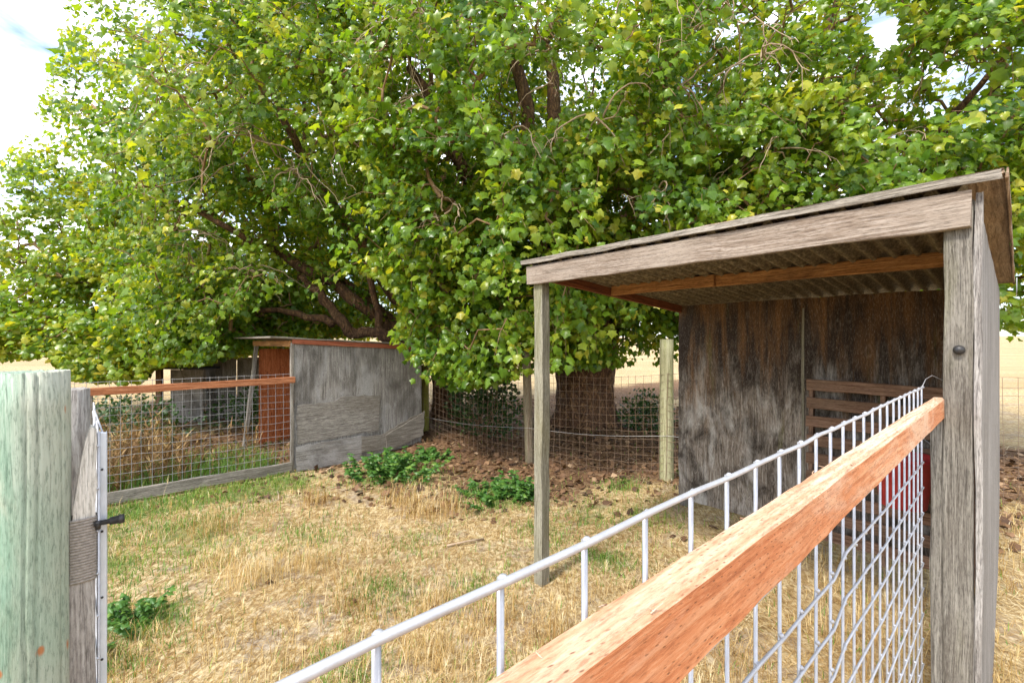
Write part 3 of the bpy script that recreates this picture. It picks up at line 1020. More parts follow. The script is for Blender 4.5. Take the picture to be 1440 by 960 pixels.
# ------------------------------------------------------------------ back fence
bf = thing('wire_fence', 'rusty woven wire fence on round posts between pen and big tree', 'fence', (.27, 7.3, 0))
PA, PB, PC = Vector((-1.68, 8.79, 0)), Vector((.29, 7.32, 0)), Vector((2.15, 6.33, 0))
PD, PE = Vector((4.55, 5.55, 0)), Vector((7.6, 4.55, 0))
PZ = Vector((-4.3, 10.3, 0))
tag(round_post('post', M_mossypost, bf, PA, .072, 1.50, wob=.02), 'bright moss-yellow post beside the far shelter')
tag(round_post('post', M_brownpost, bf, PB, .068, 1.80, wob=.02, tilt=(-.06, 0)), 'brown slightly leaning round post')
tag(round_post('post', M_roundpost, bf, PC, .092, 1.98, wob=.015), 'pale green-grey round post beside the shelter')
for P_ in (PD, PE, PZ):
    round_post('post', M_brownpost, bf, P_, .065, 1.6)


def woven(p, q, h0, h1, name='wire_mesh', cell=.105, r=.0027, mat=None):
    wb = Bag()
    L_ = (q - p).length
    nn = int(L_ / cell)
    nh = int(h0 / .1)
    for i in range(nn + 1):
        f_ = i / nn
        b_ = p.lerp(q, f_)
        g_ = gz(b_.x, b_.y)
        h_ = h0 + (h1 - h0) * f_
        wb.tube([(b_.x + random.gauss(0, .008), b_.y, g_ + h_ * s_ + .02) for s_ in (0, .33, .66, 1)], r, 3, False)
    for i in range(nh + 1):
        pts_ = []
        for f_ in np.linspace(0, 1, 12):
            b_ = p.lerp(q, f_)
            g_ = gz(b_.x, b_.y)
            h_ = h0 + (h1 - h0) * f_
            pts_.append((b_.x, b_.y + .004, g_ + .02 + h_ * i / nh - .02 * math.sin(math.pi * f_) + random.gauss(0, .006)))
        wb.tube(pts_, r, 3, False)
    return wb.build(name, mat or M_rustwire, bf)


off = Vector((-.02, -.075, 0))
woven(PZ + off, PA + off, 1.25, 1.25)
woven(PA + off, PB + off, 1.25, 1.4)
woven(PB + off, PC + off * 1.25, 1.4, 1.45)
woven(PC + off * 1.25, PD + off, 1.45, 1.5)
woven(PD + off, PE + off, 1.5, 1.5, cell=.13, r=.0024)
sp = []
for (p, q, z0, z1) in ((PA, PB, .52, .58), (PB, PC, .58, .66), (PC, PD, .66, .7)):
    for f_ in np.linspace(0, 1, 9)[:-1]:
        b_ = p.lerp(q, f_) + off * 1.4
        sp.append((b_.x, b_.y, z0 + (z1 - z0) * f_ - .05 * math.sin(math.pi * f_)))
tube_ob('strand_wire', metal('pale_strand', (.42, .40, .38), .5, .3), bf, sp, .0032, 4)

# ------------------------------------------------------------------ trees
half = [(.0, .0), (.16, -.06), (.40, -.01), (.33, .15), (.37, .22), (.56, .40), (.33, .47), (.21, .66), (.0, .90)]
outl = half + [(-x, y) for x, y in half[-2:0:-1]]
LV = np.array([(0, .26, .045)] + [(x, y, -.30 * abs(x) - .22 * max(0, y - .35) ** 1.5 + .03 * math.sin(9 * y)) for x, y in outl])
NO = len(outl)
LT = np.array([(0, 1 + k, 1 + (k + 1) % NO) for k in range(NO)])
# leaner outline for the small leaves far from the path
half2 = [(.0, -.02), (.40, .0), (.33, .2), (.55, .40), (.26, .56), (.0, .92)]
outl2 = half2 + [(-x, y) for x, y in half2[-2:0:-1]]
LV2 = np.array([(0, .26, .045)] + [(x, y, -.30 * abs(x) - .2 * max(0, y - .35)) for x, y in outl2])
LT2 = np.array([(0, 1 + k, 1 + (k + 1) % len(outl2)) for k in range(len(outl2))])


half3 = [(.0, -.02), (.44, .04), (.30, .24), (.55, .42), (.0, .92)]
outl3 = half3 + [(-x, y) for x, y in half3[-2:0:-1]]
LV3 = np.array([(0, .26, .045)] + [(x, y, -.30 * abs(x) - .2 * max(0, y - .35)) for x, y in outl3])
LT3 = np.array([(0, 1 + k, 1 + (k + 1) % len(outl3)) for k in range(len(outl3))])


def unit(v):
    return v / (np.linalg.norm(v, axis=-1, keepdims=True) + 1e-9)


def leaf_arrays(P, tip, nrm, size, tone, V=LV, T=LT, wide=1.0):
    tip = unit(tip)
    x = unit(np.cross(tip, nrm))
    nz = np.cross(x, tip)
    B = np.stack([x * wide, tip, nz], -1)                     # columns
    zc = np.random.default_rng(len(P)).uniform(.2, 2.6, len(P))
    xw = np.random.default_rng(len(P) + 1).uniform(.82, 1.2, len(P))
    VV = V[None] * np.stack([xw, np.ones_like(xw), zc], -1)[:, None, :]
    vs_ = P[:, None, :] + size[:, None, None] * np.einsum('nij,nkj->nki', B, VV)
    n_ = len(P)
    f = (np.arange(n_)[:, None, None] * len(V) + T[None]).reshape(-1, 3)
    return vs_.reshape(-1, 3), f, np.repeat(tone, len(V)), B


def project(P):
    y = np.maximum(P[:, 1], .05)
    return 720 + F * P[:, 0] / y, 480 - F * (P[:, 2] - CAMH) / y


SK_X = [-900, 0, 60, 110, 200, 215, 290, 312, 400, 480, 560, 585, 610, 640, 700, 740, 780, 860, 900, 950, 1000, 1400, 1440, 2400]
SK_Y = [500, 508, 502, 535, 538, 515, 512, 504, 492, 474, 482, 545, 532, 548, 540, 530, 522, 516, 522, 508, 470, 470, 488, 490]
SKY_Y = [-900, 0, 100, 180, 215, 235, 960]
SKY_X = [180, 95, 66, 42, 5, -60, -500]


# hollows in the crowns where the big limbs show
HOLLOWS = [(735, 135, 55, 8.3), (575, 110, 38, 8.6), (640, 235, 30, 8.2), (815, 120, 34, 8.2), (480, 250, 34, 8.6), (385, 200, 42, 8.4), (430, 360, 40, 9.0),
           (500, 435, 60, 9.6), (400, 445, 40, 9.6), (990, 110, 34, 7.4), (1270, 150, 46, 7.0), (870, 280, 26, 7.4), (1340, 120, 38, 7.0), (1020, 60, 30, 7.6), (310, 330, 34, 9.2)]


def open_here(P, rad):
    """where the boughs end: their lower hem over the pen, the crown's left outline, two gaps to the sky"""
    px, py = project(P)
    rp = rad * F / np.maximum(P[:, 1], .3)
    near = P[:, 1] < 13.5
    hem = np.interp(px, SK_X, SK_Y)
    bad = near & (py + rp * .55 > hem)
    bad |= (~near) & (py + rp * .4 > 452) & (px > 560)
    bad |= (px - rp * .6) < np.interp(py, SKY_Y, SKY_X)
    bad |= np.hypot((px - 1240) / 1.0, py - 42) < 24 + rp * .4
    bad |= np.hypot(px - 1085, py - 25) < 8 + rp * .2
    for (hx, hy, hr, hd) in HOLLOWS:
        bad |= (np.hypot(px - hx, (py - hy) * 1.15) < hr + rp * .2) & (P[:, 1] < hd)
    a = P[:, 0] * (-CA) + P[:, 1] * SA
    t = P[:, 0] * SA + P[:, 1] * CA
    bad |= (t < 5.9) & (a < 3.1) & (P[:, 2] < 3.3)
    bad |= (a < 2.9) & (t < 4.6)
    bad |= P[:, 1] < 4.4
    bad |= (a > 7.0) & (a < 9.9) & (t > 1.5) & (t < 4.6) & (P[:, 2] < 2.35)
    return bad


def limb_curve(p0, p1, n_=9, sag=.12, jit=.10, seed=0):
    r = np.random.default_rng(seed)
    p0, p1 = np.array(p0, float), np.array(p1, float)
    L_ = np.linalg.norm(p1 - p0)
    f = np.linspace(0, 1, n_)
    pts = p0 + (p1 - p0) * f[:, None]
    pts[:, 2] += L_ * sag * np.sin(math.pi * f) * r.uniform(-.3, 1.0)
    w_ = np.cumsum(r.normal(size=(n_, 3)), 0)
    w_ -= w_[0] + (w_[-1] - w_[0]) * f[:, None]
    pts += w_ * jit * L_ / n_ * 1.1
    return pts


def trunk_mesh(name, tree, cx, cy, prof, lean, seed, sides=72):
    r = np.random.default_rng(seed)
    zz_ = np.linspace(prof[0][0], prof[-1][0], 34)
    prof = list(zip(zz_, np.interp(zz_, [q[0] for q in prof], [q[1] for q in prof])))
    vs_ = []
    for i, (z, rad) in enumerate(prof):
        a_ = np.arange(sides) * 2 * math.pi / sides
        p = np.stack([np.cos(a_), np.sin(a_), np.full(sides, z * .5)], -1)
        bump = 1 + .17 * fbm(p, 1.6, seed, 3) + .07 * fbm(p * np.array([1, 1, 2.]), 5, seed + 1, 3)
        if z < .7:
            bump = bump + (.7 - z) * .22 * np.cos(a_ * 5 + seed) ** 3
        rr = rad * bump
        vs_.append(np.stack([cx + lean[0] * z + rr * np.cos(a_), cy + lean[1] * z + rr * np.sin(a_), np.full(sides, z)], -1))
    n_ = len(prof)
    vs_ = np.concatenate(vs_)
    i = np.arange(n_ - 1)[:, None] * sides
    k_ = np.arange(sides)[None]
    k2 = (k_ + 1) % sides
    q_ = np.stack([i + k_, i + k2, i + sides + k2, i + sides + k_], -1).reshape(-1, 4)
    loops = np.concatenate([q_.ravel(), (n_ - 1) * sides + np.arange(sides)])
    sizes = np.concatenate([np.full(len(q_), 4), [sides]])
    o_ = np.array(WM[tree].translation)
    me_ = np_mesh(name, vs_ - o_, loops, sizes, M_bark, True)
    return place(bpy.data.objects.new(name, me_), tree, WM[tree])


TONES = [.12, .3, .42, .52, .63, .75, .88, .97]
leaf_meshes = []
for tn in TONES:
    leaf_meshes.append(np_mesh('leaf', LV, LT, np.full(len(LT), 3), M_leaf, False, {'tone': np.full(len(LV), tn)}))


def plane_tree(label, base, tprof, lean, limbs, lobes, n_spray, seed, tone0=.45, leaf_parts=0, leaf_size=.15, group=None):
    r = np.random.default_rng(seed)
    tree = thing('plane_tree', label, 'tree', (base[0], base[1], 0), group)
    trunk_mesh('trunk', tree, base[0], base[1], tprof, lean, seed)
    nodes, parent_i = [], []
    for li, (st_, en, r0_, r1_) in enumerate(limbs):
        pts = limb_curve(st_, en, 12, .10, .22, seed * 31 + li)
        b_ = Bag()
        b_.tube([tuple(p) for p in pts], np.linspace(r0_, r1_, 12) * (1 + .07 * r.normal(size=12)), 9)
        b_.build('limb', M_bark, tree)
        for p in pts[2:]:
            nodes.append(p)
            parent_i.append(-1)
    # spray centres
    C_, O_ = [], []
    tot = sum(l[2] for l in lobes)
    for (c, rad, wgt) in lobes:
        c, rad = np.array(c, float), np.array(rad, float)
        need = int(n_spray * wgt / tot)
        got = 0
        for it in range(14):
            d_ = unit(r.normal(size=(need * 2, 3)))
            lob = 1 + .20 * fbm(d_ * 1.0 + c, 2.4, seed, 3)
            rr = (1 - .5 * r.random(need * 2) ** 1.4) * lob
            P = c + d_ * rad * rr[:, None]
            ok = ~open_here(P, .42)
            hole = fbm(P, .9, seed + 5, 3)
            ok &= hole > -.40
            tocam = unit(np.array([0, 0, CAMH]) - c)
            back = (d_ @ tocam) < -.1
            px, py = project(P)
            outf = (px < -220) | (px > 1660) | (py < -200)
            ok &= ~(back & (r.random(len(P)) > .8))
            ok &= ~(outf & (r.random(len(P)) > .16))
            ok &= P[:, 2] > .9
            P, d_ = P[ok], d_[ok]
            C_.append(P[:need - got])
            O_.append(d_[:need - got])
            got += len(C_[-1])
            if got >= need:
                break
    C_, O_ = np.concatenate(C_), np.concatenate(O_)
    # connect sprays to the limbs, nearest first
    d2 = np.linalg.norm(C_[:, None, :] - np.array(nodes)[None], axis=-1).min(1)
    order = np.argsort(d2)
    cap = len(nodes) + 5 * len(C_)
    NP = np.zeros((cap, 3))
    nn = len(nodes)
    NP[:nn] = nodes
    par = np.full(cap, -1)
    chains = []
    dirs = np.zeros_like(C_)
    for s_ in order:
        p = C_[s_]
        dd = NP[:nn] - p
        dist = np.sqrt((dd ** 2).sum(1))
        k_ = int(np.argmin(dist + .25 * np.maximum(0, dd[:, 2])))
        q_ = NP[k_]
        L_ = dist[k_]
        m_ = 2 if L_ < .8 else 4
        f = (np.arange(1, m_ + 1) / m_)[:, None]
        pts = q_ + (p - q_) * f
        pts[:, 2] += .16 * L_ * np.sin(math.pi * f[:, 0])
        pts[:-1] += r.normal(size=(m_ - 1, 3)) * .07 * L_
        ids = [k_]
        for p_ in pts:
            NP[nn] = p_
            par[nn] = ids[-1]
            ids.append(nn)
            nn += 1
        chains.append(ids)
        dirs[s_] = unit(p - q_ + 1e-6)
    cnt = np.zeros(nn)
    for ids in chains:
        cnt[ids[-1]] += 1
    for i in range(nn - 1, -1, -1):
        if par[i] >= 0:
            cnt[par[i]] += cnt[i]
    rad_ = .0072 * np.maximum(cnt, 1) ** .46
    bb_ = Bag()
    for ids in chains:
        rr = rad_[ids].copy()
        rr[0] = min(rr[0], rr[1] * 1.3)
        big = rr.max() > .02
        bb_.tube(NP[ids], rr, 6 if big else 4, False)
    # leafy twigs
    nl = r.integers(26, 48, len(C_))
    S_ = np.repeat(np.arange(len(C_)), nl)
    out_ = unit(O_ * .8 + dirs * .7 + np.array([0, 0, -.35]) + r.normal(size=C_.shape) * .35)
    f = r.uniform(-.15, 1.0, len(S_))
    Ls = r.uniform(.45, .85, len(C_))
    P = C_[S_] + out_[S_] * (f * Ls[S_])[:, None]
    P[:, 2] -= .22 * f ** 2 * Ls[S_]
    P += r.normal(size=P.shape) * np.array([.115, .115, .09])
    keep = ~open_here(P, .06)
    P, S_, f = P[keep], S_[keep], f[keep]
    for i in range(len(C_)):
        e = C_[i] + out_[i] * Ls[i] * .8 - np.array([0, 0, .14 * Ls[i]])
        m_ = C_[i] + out_[i] * Ls[i] * .4 + r.normal(size=3) * .03
        if not open_here(e[None], .05)[0]:
            bb_.tube([C_[i], m_, e], [.0052, .004, .002], 3, False)
    bb_.build('branches', M_branch, tree)
    tip = out_[S_] * .55 + np.array([0, 0, -.55]) + r.normal(size=P.shape) * .55
    nrm = O_[S_] * .55 + np.array([0, 0, .75]) + np.array([-.12, -.35, 0]) + r.normal(size=P.shape) * .45
    size = leaf_size * r.uniform(.5, 1.15, len(P)) * np.where(r.random(len(P)) < .25, .6, 1)
    sp_t = r.normal(size=len(C_)) * .11
    tone = tone0 + .10 * fbm(P, .8, seed + 2, 3) + sp_t[S_] + r.normal(size=len(P)) * .115
    tone = np.where(r.random(len(P)) < .025, r.uniform(.85, 1.0, len(P)), tone)
    tone = np.clip(tone, 0, 1)
    # the leaves that show largest become parts of their own
    part = np.zeros(len(P), bool)
    if leaf_parts:
        px, py = project(P)
        inside = (px > 8) & (px < 1432) & (py > 8) & (py < 600)
        bx = 720 + F * .0
        ang = np.stack([np.round(px / 14), np.round(py / 14)], -1)
        dist = np.linalg.norm(P - np.array([0, 0, CAMH]), axis=1)
        idx = np.argsort(np.where(inside, dist / size, 1e9))
        seen, pick = set(), []
        for i in idx:
            kx = (ang[i, 0], ang[i, 1])
            if kx in seen:
                continue
            seen.add(kx)
            pick.append(i)
            if len(pick) >= leaf_parts:
                break
        part[pick] = True
    V_, T_ = (LV2, LT2) if leaf_parts else (LV3, LT3)
    vs_, f_, tn, B = leaf_arrays(P[~part], tip[~part], nrm[~part], size[~part], tone[~part], V_, T_)
    o_ = np.array(WM[tree].translation)
    me_ = np_mesh('crown', vs_ - o_, f_, np.full(len(f_), 3), M_leaf, False, {'tone': tn})
    cr = place(bpy.data.objects.new('crown', me_), tree, WM[tree])
    cr['kind'] = 'stuff'
    if leaf_parts:
        _, _, _, B = leaf_arrays(P[part], tip[part], nrm[part], size[part], tone[part])
        for p_, b_, s_, t_ in zip(P[part], B, size[part], tone[part]):
            Mx_ = Matrix.Identity(4)
            for i in range(3):
                for j in range(3):
                    Mx_[i][j] = b_[i, j] * s_
                Mx_[i][3] = p_[i]
            lm = leaf_meshes[int(np.argmin([abs(t_ - q) for q in TONES]))]
            place(bpy.data.objects.new('leaf', lm), tree, Mx_)
    print('tree', label[:20], 'sprays', len(C_), 'leaves', len(P))
    return tree


def bare_twigs(tree, tops, seed):
    """leafless drooping shoots"""
    r = np.random.default_rng(seed)
    for (p, L_, n_) in tops:
        b_ = Bag()
        p = np.array(p, float)
        for k_ in range(n_):
            d_ = unit(np.array([r.normal() * .8, r.normal() * .5 - .1, .25]))
            q_ = p + r.normal(size=3) * .06
            l_ = L_ * r.uniform(.5, 1.0)
            m_ = 9
            pts = [q_.copy()]
            for i in range(m_):
                d_ = unit(d_ + np.array([0, 0, -.26]) + r.normal(size=3) * .36)
                q_ = q_ + d_ * l_ / m_
                pts.append(q_.copy())
                if i > 2 and r.random() < .5:
                    e = unit(d_ + r.normal(size=3) * .8)
                    b_.tube([q_, q_ + e * l_ * .12, q_ + e * l_ * .2 + np.array([0, 0, -.06])], [.0055, .004, .0025], 3, False)
            b_.tube(pts, np.linspace(.013, .004, len(pts)), 5, False)
        b_.build('bare_twigs', M_twig, tree)


x1, y1 = TR['T1']
t1 = plane_tree('broad plane tree with thick flared trunk behind the back fence', (x1, y1),
                [(-.2, .90), (.1, .80), (.35, .70), (.7, .61), (1.1, .585), (1.5, .62), (1.9, .70), (2.3, .72), (2.7, .55)], (.0, .0), [
    ((x1 - .3, y1, 2.0), (-1.9, 8.4, 7.0), .26, .07), ((x1 - .15, y1 - .1, 2.0), (-.3, 8.6, 8.8), .24, .06),
    ((x1, y1 - .2, 2.1), (1.2, 8.3, 9.2), .22, .07), ((x1 + .2, y1, 2.1), (3.2, 8.8, 8.6), .24, .06),
    ((x1 + .35, y1, 2.0), (5.0, 8.0, 5.4), .22, .05), ((x1 + .1, y1 - .35, 2.0), (2.5, 6.9, 5.2), .16, .04),
    ((x1 - .2, y1 - .35, 1.9), (-.2, 6.9, 4.4), .17, .04), ((x1 - .1, y1 + .3, 2.2), (1.4, 12.0, 8.0), .24, .06),
    ((x1 - .4, y1 - .1, 1.9), (-1.2, 7.7, 3.4), .12, .03), ((x1 + .4, y1 - .2, 2.0), (3.4, 7.3, 3.9), .13, .03)],
    [((1.6, 9.2, 6.4), (4.6, 4.1, 4.9), 1.0), ((.6, 12.0, 6.6), (4.2, 2.0, 4.6), .34), ((.0, 7.0, 3.6), (2.1, 1.6, 1.9), .30), ((3.0, 7.3, 4.3), (2.2, 1.5, 1.8), .22),
     ((.2, 6.4, 5.6), (2.6, 1.3, 1.6), .26), ((1.6, 8.2, 2.5), (1.6, .9, .9), .16), ((-.7, 7.8, 2.3), (1.2, .8, 1.0), .16)],
    2050, 21, .50, leaf_parts=300, leaf_size=.136)
bare_twigs(t1, [((-1.15, 5.9, 6.3), 1.9, 7), ((2.1, 5.8, 5.2), 1.5, 8), ((-.15, 6.0, 4.6), 1.3, 6), ((1.0, 5.6, 4.7), 1.0, 5), ((-.5, 6.1, 6.6), 1.4, 5), ((1.0, 7.9, 2.9), 1.0, 7), ((.5, 5.7, 5.6), 1.2, 7), ((2.7, 5.9, 6.2), 1.5, 7), ((1.55, 5.6, 6.3), 1.2, 6), ((-1.6, 6.3, 5.2), 1.3, 7), ((2.0, 6.0, 3.9), .8, 5), ((-.9, 6.0, 3.6), .9, 5)], 5)

x2, y2 = TR['T2']
t2 = plane_tree('dark-stemmed plane tree with low crooked limbs above the far grey shelter', (x2, y2),
                [(-.2, .52), (.15, .44), (.5, .36), (1.0, .33), (1.5, .33), (2.0, .32), (2.4, .26)], (-.05, .0), [
    ((x2 - .1, y2, 1.6), (-2.6, 9.5, 2.02), .17, .12), ((-2.55, 9.5, 2.0), (-3.35, 9.25, 2.15), .125, .11), ((-3.3, 9.25, 2.12), (-4.3, 9.3, 3.3), .12, .07),
    ((-2.7, 9.5, 2.0), (-2.95, 9.3, 3.6), .09, .05), ((-3.6, 9.2, 2.3), (-5.9, 9.4, 2.6), .08, .04),
    ((x2 - .1, y2, 1.8), (-4.7, 9.0, 6.6), .24, .06), ((x2, y2, 1.9), (-3.0, 9.3, 8.9), .24, .06),
    ((x2 - .1, y2 - .1, 1.8), (-6.4, 9.3, 4.6), .20, .05), ((x2, y2 - .1, 1.9), (-2.0, 8.0, 5.6), .18, .05),
    ((x2, y2, 2.0), (-2.2, 12.2, 7.5), .22, .05), ((x2, y2, 1.7), (-4.6, 10.2, 3.9), .17, .05)],
    [((-3.2, 9.6, 6.0), (4.4, 3.6, 4.6), 1.0), ((-2.2, 7.9, 4.0), (1.9, 1.3, 1.6), .20), ((-5.0, 9.0, 3.6), (2.3, 1.4, 1.8), .26), ((-5.8, 9.4, 2.3), (1.9, .7, .7), .14), ((-3.6, 8.3, 6.6), (2.6, 1.6, 2.2), .25)],
    1500, 22, .49, leaf_parts=220, leaf_size=.132)
bare_twigs(t2, [((-4.05, 7.3, 5.2), 2.2, 9), ((-3.6, 7.4, 4.7), 1.4, 7), ((-5.6, 8.2, 3.9), 1.5, 6), ((-2.7, 7.1, 5.2), 1.4, 5), ((-4.6, 8.1, 3.2), 1.3, 6), ((-5.6, 7.6, 6.4), 1.8, 8), ((-2.2, 6.9, 6.6), 1.5, 7), ((-6.4, 8.6, 4.6), 1.5, 7), ((-4.3, 7.4, 7.2), 1.6, 7)], 6)

x3, y3 = TR['T3']
t3 = plane_tree('plane tree with rising dark branches over the right shelter roof', (x3, y3),
                [(-.2, .45), (.2, .38), (.8, .32), (1.6, .30), (2.4, .28), (3.0, .24)], (.02, -.04), [
    ((x3, y3, 2.2), (8.6, 7.3, 6.8), .16, .04), ((x3, y3 - .1, 2.6), (7.0, 6.5, 6.0), .14, .035), ((x3, y3, 2.8), (5.0, 7.2, 7.4), .15, .04),
    ((x3, y3, 2.8), (6.2, 8.6, 9.4), .18, .05), ((x3, y3, 2.0), (9.0, 7.2, 3.8), .13, .03), ((x3, y3 - .1, 2.4), (4.2, 7.6, 5.4), .12, .03), ((6.0, 7.8, 4.2), (8.3, 6.6, 5.0), .08, .03)],
    [((6.2, 8.6, 5.8), (4.2, 3.3, 4.4), 1.0), ((5.2, 6.5, 4.6), (2.4, 1.2, 1.7), .30), ((7.4, 7.0, 3.6), (2.0, 1.4, 1.7), .24), ((6.6, 6.4, 6.0), (2.2, 1.2, 1.4), .2)],
    1090, 23, .50, leaf_parts=260, leaf_size=.142)
bare_twigs(t3, [((3.4, 6.0, 4.5), 1.2, 6), ((4.1, 6.2, 5.2), 1.1, 5), ((3.2, 5.8, 5.6), 1.3, 6), ((4.9, 6.0, 4.4), 1.1, 6), ((5.6, 6.0, 5.6), 1.3, 6)], 7)

x4, y4 = TR['T4']
t4 = plane_tree('yellow-green plane tree against the open sky at far left', (x4, y4),
                [(-.2, .5), (.3, .42), (1.2, .36), (2.2, .34), (2.8, .28)], (.0, -.05), [
    ((x4, y4, 2.2), (-10.5, 12.6, 7.2), .18, .05), ((x4, y4, 2.4), (-8.2, 12.4, 10.5), .2, .05), ((x4, y4, 2.4), (-5.6, 12.2, 8.5), .17, .05),
    ((x4, y4, 2.0), (-12.0, 12.4, 4.6), .15, .04), ((x4, y4 - .1, 2.0), (-6.8, 11.2, 3.6), .13, .04), ((x4, y4 - .1, 2.0), (-9.3, 11.2, 3.0), .12, .04)],
    [((-7.4, 12.2, 5.8), (4.4, 3.2, 6.2), 1.0), ((-10.9, 12.0, 4.0), (3.2, 2.4, 2.7), .42), ((-8.2, 10.6, 2.7), (2.5, 1.4, 1.4), .36), ((-9.9, 9.9, 2.0), (4.2, 1.0, 1.0), .42), ((-5.2, 10.9, 2.5), (1.7, .8, .9), .12)],
    2150, 24, .58, leaf_parts=0, leaf_size=.138)  # raised leaf tone puts the sunlit yellow into the leaf colour
bare_twigs(t4, [((-7.2, 10.2, 5.0), 1.6, 6), ((-6.0, 10.3, 3.4), 1.4, 6)], 8)


# ------------------------------------------------------------------ shrubs, weeds
def shrub(label, c, rad, n_, seed, mat, name='shrub', cat='shrub', size=.06, tone0=.4):
    r = np.random.default_rng(seed)
    o_ = thing(name, label, cat, (c[0], c[1], 0))
    d_ = unit(r.normal(size=(n_, 3)))
    lob = 1 + .35 * fbm(d_, 2.4, seed, 3)
    P = np.array(c) + d_ * np.array(rad) * (r.random((n_, 1)) ** .4) * lob[:, None]
    P = P[P[:, 2] > .04]
    n_ = len(P)
    tip = unit(P - np.array([c[0], c[1], c[2] * .4])) + r.normal(size=(n_, 3)) * .6
    nrm = np.array([0, -.2, .8]) + r.normal(size=(n_, 3)) * .5
    vs_, f_, tn, _ = leaf_arrays(P, tip, nrm, size * r.uniform(.6, 1.3, n_), np.clip(tone0 + r.normal(size=n_) * .2, 0, 1), LV2, LT2, .7)
    off_ = np.array(WM[o_].translation)
    fo = place(bpy.data.objects.new('foliage', np_mesh('foliage', vs_ - off_, f_, np.full(len(f_), 3), mat, False, {'tone': tn})), o_, WM[o_])
    fo['kind'] = 'stuff'
    b_ = Bag()
    for k_ in range(max(8, n_ // 30)):
        e = P[r.integers(n_)]
        s_ = np.array([c[0] + r.normal() * rad[0] * .12, c[1] + r.normal() * rad[1] * .12, -.02])
        m_ = (s_ + e) / 2 + r.normal(size=3) * .05
        b_.tube([s_, m_, e], [.008, .006, .003], 4, False)
    b_.build('stems', M_branch, o_)
    return o_


shrub('dark small-leaved shrub hanging behind the wire between the two tree trunks', (-.55, 9.15, .8), (.75, .5, .95), 2200, 41, M_bushleaf, size=.085)
shrub('low dark green bush to the right of the thick trunk', (2.75, 9.4, .45), (.6, .4, .5), 900, 42, M_bushleaf, size=.08)
shrub('dark green undergrowth at the left end of the low wire fence', (-6.9, 8.2, .5), (1.0, .6, .55), 1000, 43, M_bushleaf, size=.08)
shrub('dark green bush in front of the plywood screen', (-5.9, 10.2, .4), (.8, .5, .5), 800, 45, M_bushleaf, size=.08)


def weed(label, c, rad, n_st, h, seed, size=.075):
    """leafy plant: upright stems with pairs of leaves"""
    r = np.random.default_rng(seed)
    o_ = thing('weed_plant', label, 'plant', (c[0], c[1], gz(*c)))
    b_ = Bag()
    Ps, Ts, Ns = [], [], []
    for k_ in range(n_st):
        x, y = c[0] + r.normal() * rad * .5, c[1] + r.normal() * rad * .4
        z = gz(x, y)
        hh_ = h * r.uniform(.5, 1.1)
        ln = np.array([(x - c[0]) * .5 + r.normal() * .05, (y - c[1]) * .5 + r.normal() * .05])
        pts = [np.array([x + ln[0] * f_, y + ln[1] * f_, z + hh_ * f_]) for f_ in (0, .4, .75, 1)]
        b_.tube(pts, [.004, .0035, .003, .0015], 4, False)
        for f_ in np.linspace(.2, 1, 6):
            p = np.array([x + ln[0] * f_, y + ln[1] * f_, z + hh_ * f_])
            a0 = r.uniform(0, 6.28)
            for q_ in range(3):
                a_ = a0 + q_ * 2.09
                Ps.append(p)
                Ts.append([math.cos(a_), math.sin(a_), r.uniform(-.4, .3)])
                Ns.append([math.cos(a_) * .3, math.sin(a_) * .3 - .2, 1])
    Ps, Ts, Ns = np.array(Ps), np.array(Ts), np.array(Ns) + r.normal(size=(len(Ns), 3)) * .25
    vs_, f_, tn, _ = leaf_arrays(Ps, Ts, Ns, size * r.uniform(.6, 1.3, len(Ps)), np.clip(.5 + r.normal(size=len(Ps)) * .22, 0, 1), LV2, LT2, .62)
    off_ = np.array(WM[o_].translation)
    fo = place(bpy.data.objects.new('foliage', np_mesh('foliage', vs_ - off_, f_, np.full(len(f_), 3), M_weedleaf, False, {'tone': tn})), o_, WM[o_])
    fo['kind'] = 'stuff'
    b_.build('stems', M_weedleaf, o_)['kind'] = 'stuff'


weed('bushy green nettle clump at the foot of the far grey shelter', (-1.72, 6.55), .46, 54, .34, 51, .08)
weed('small green weed in front of the moss-yellow fence post', (-1.35, 7.5), .2, 14, .2, 52)
weed('low spreading green weed left of the slim shelter post', (-.15, 5.75), .38, 44, .17, 53, .07)
weed('upright green weed beside the foot of the slim shelter post', (.12, 5.6), .12, 12, .34, 54, .07)
weed('green leafy weed at the foot of the gate', (-2.66, 3.15), .2, 16, .16, 55, .055)
weed('green seedling weed between fence post and slim shelter post', (-1.62, 7.25), .16, 10, .15, 56)


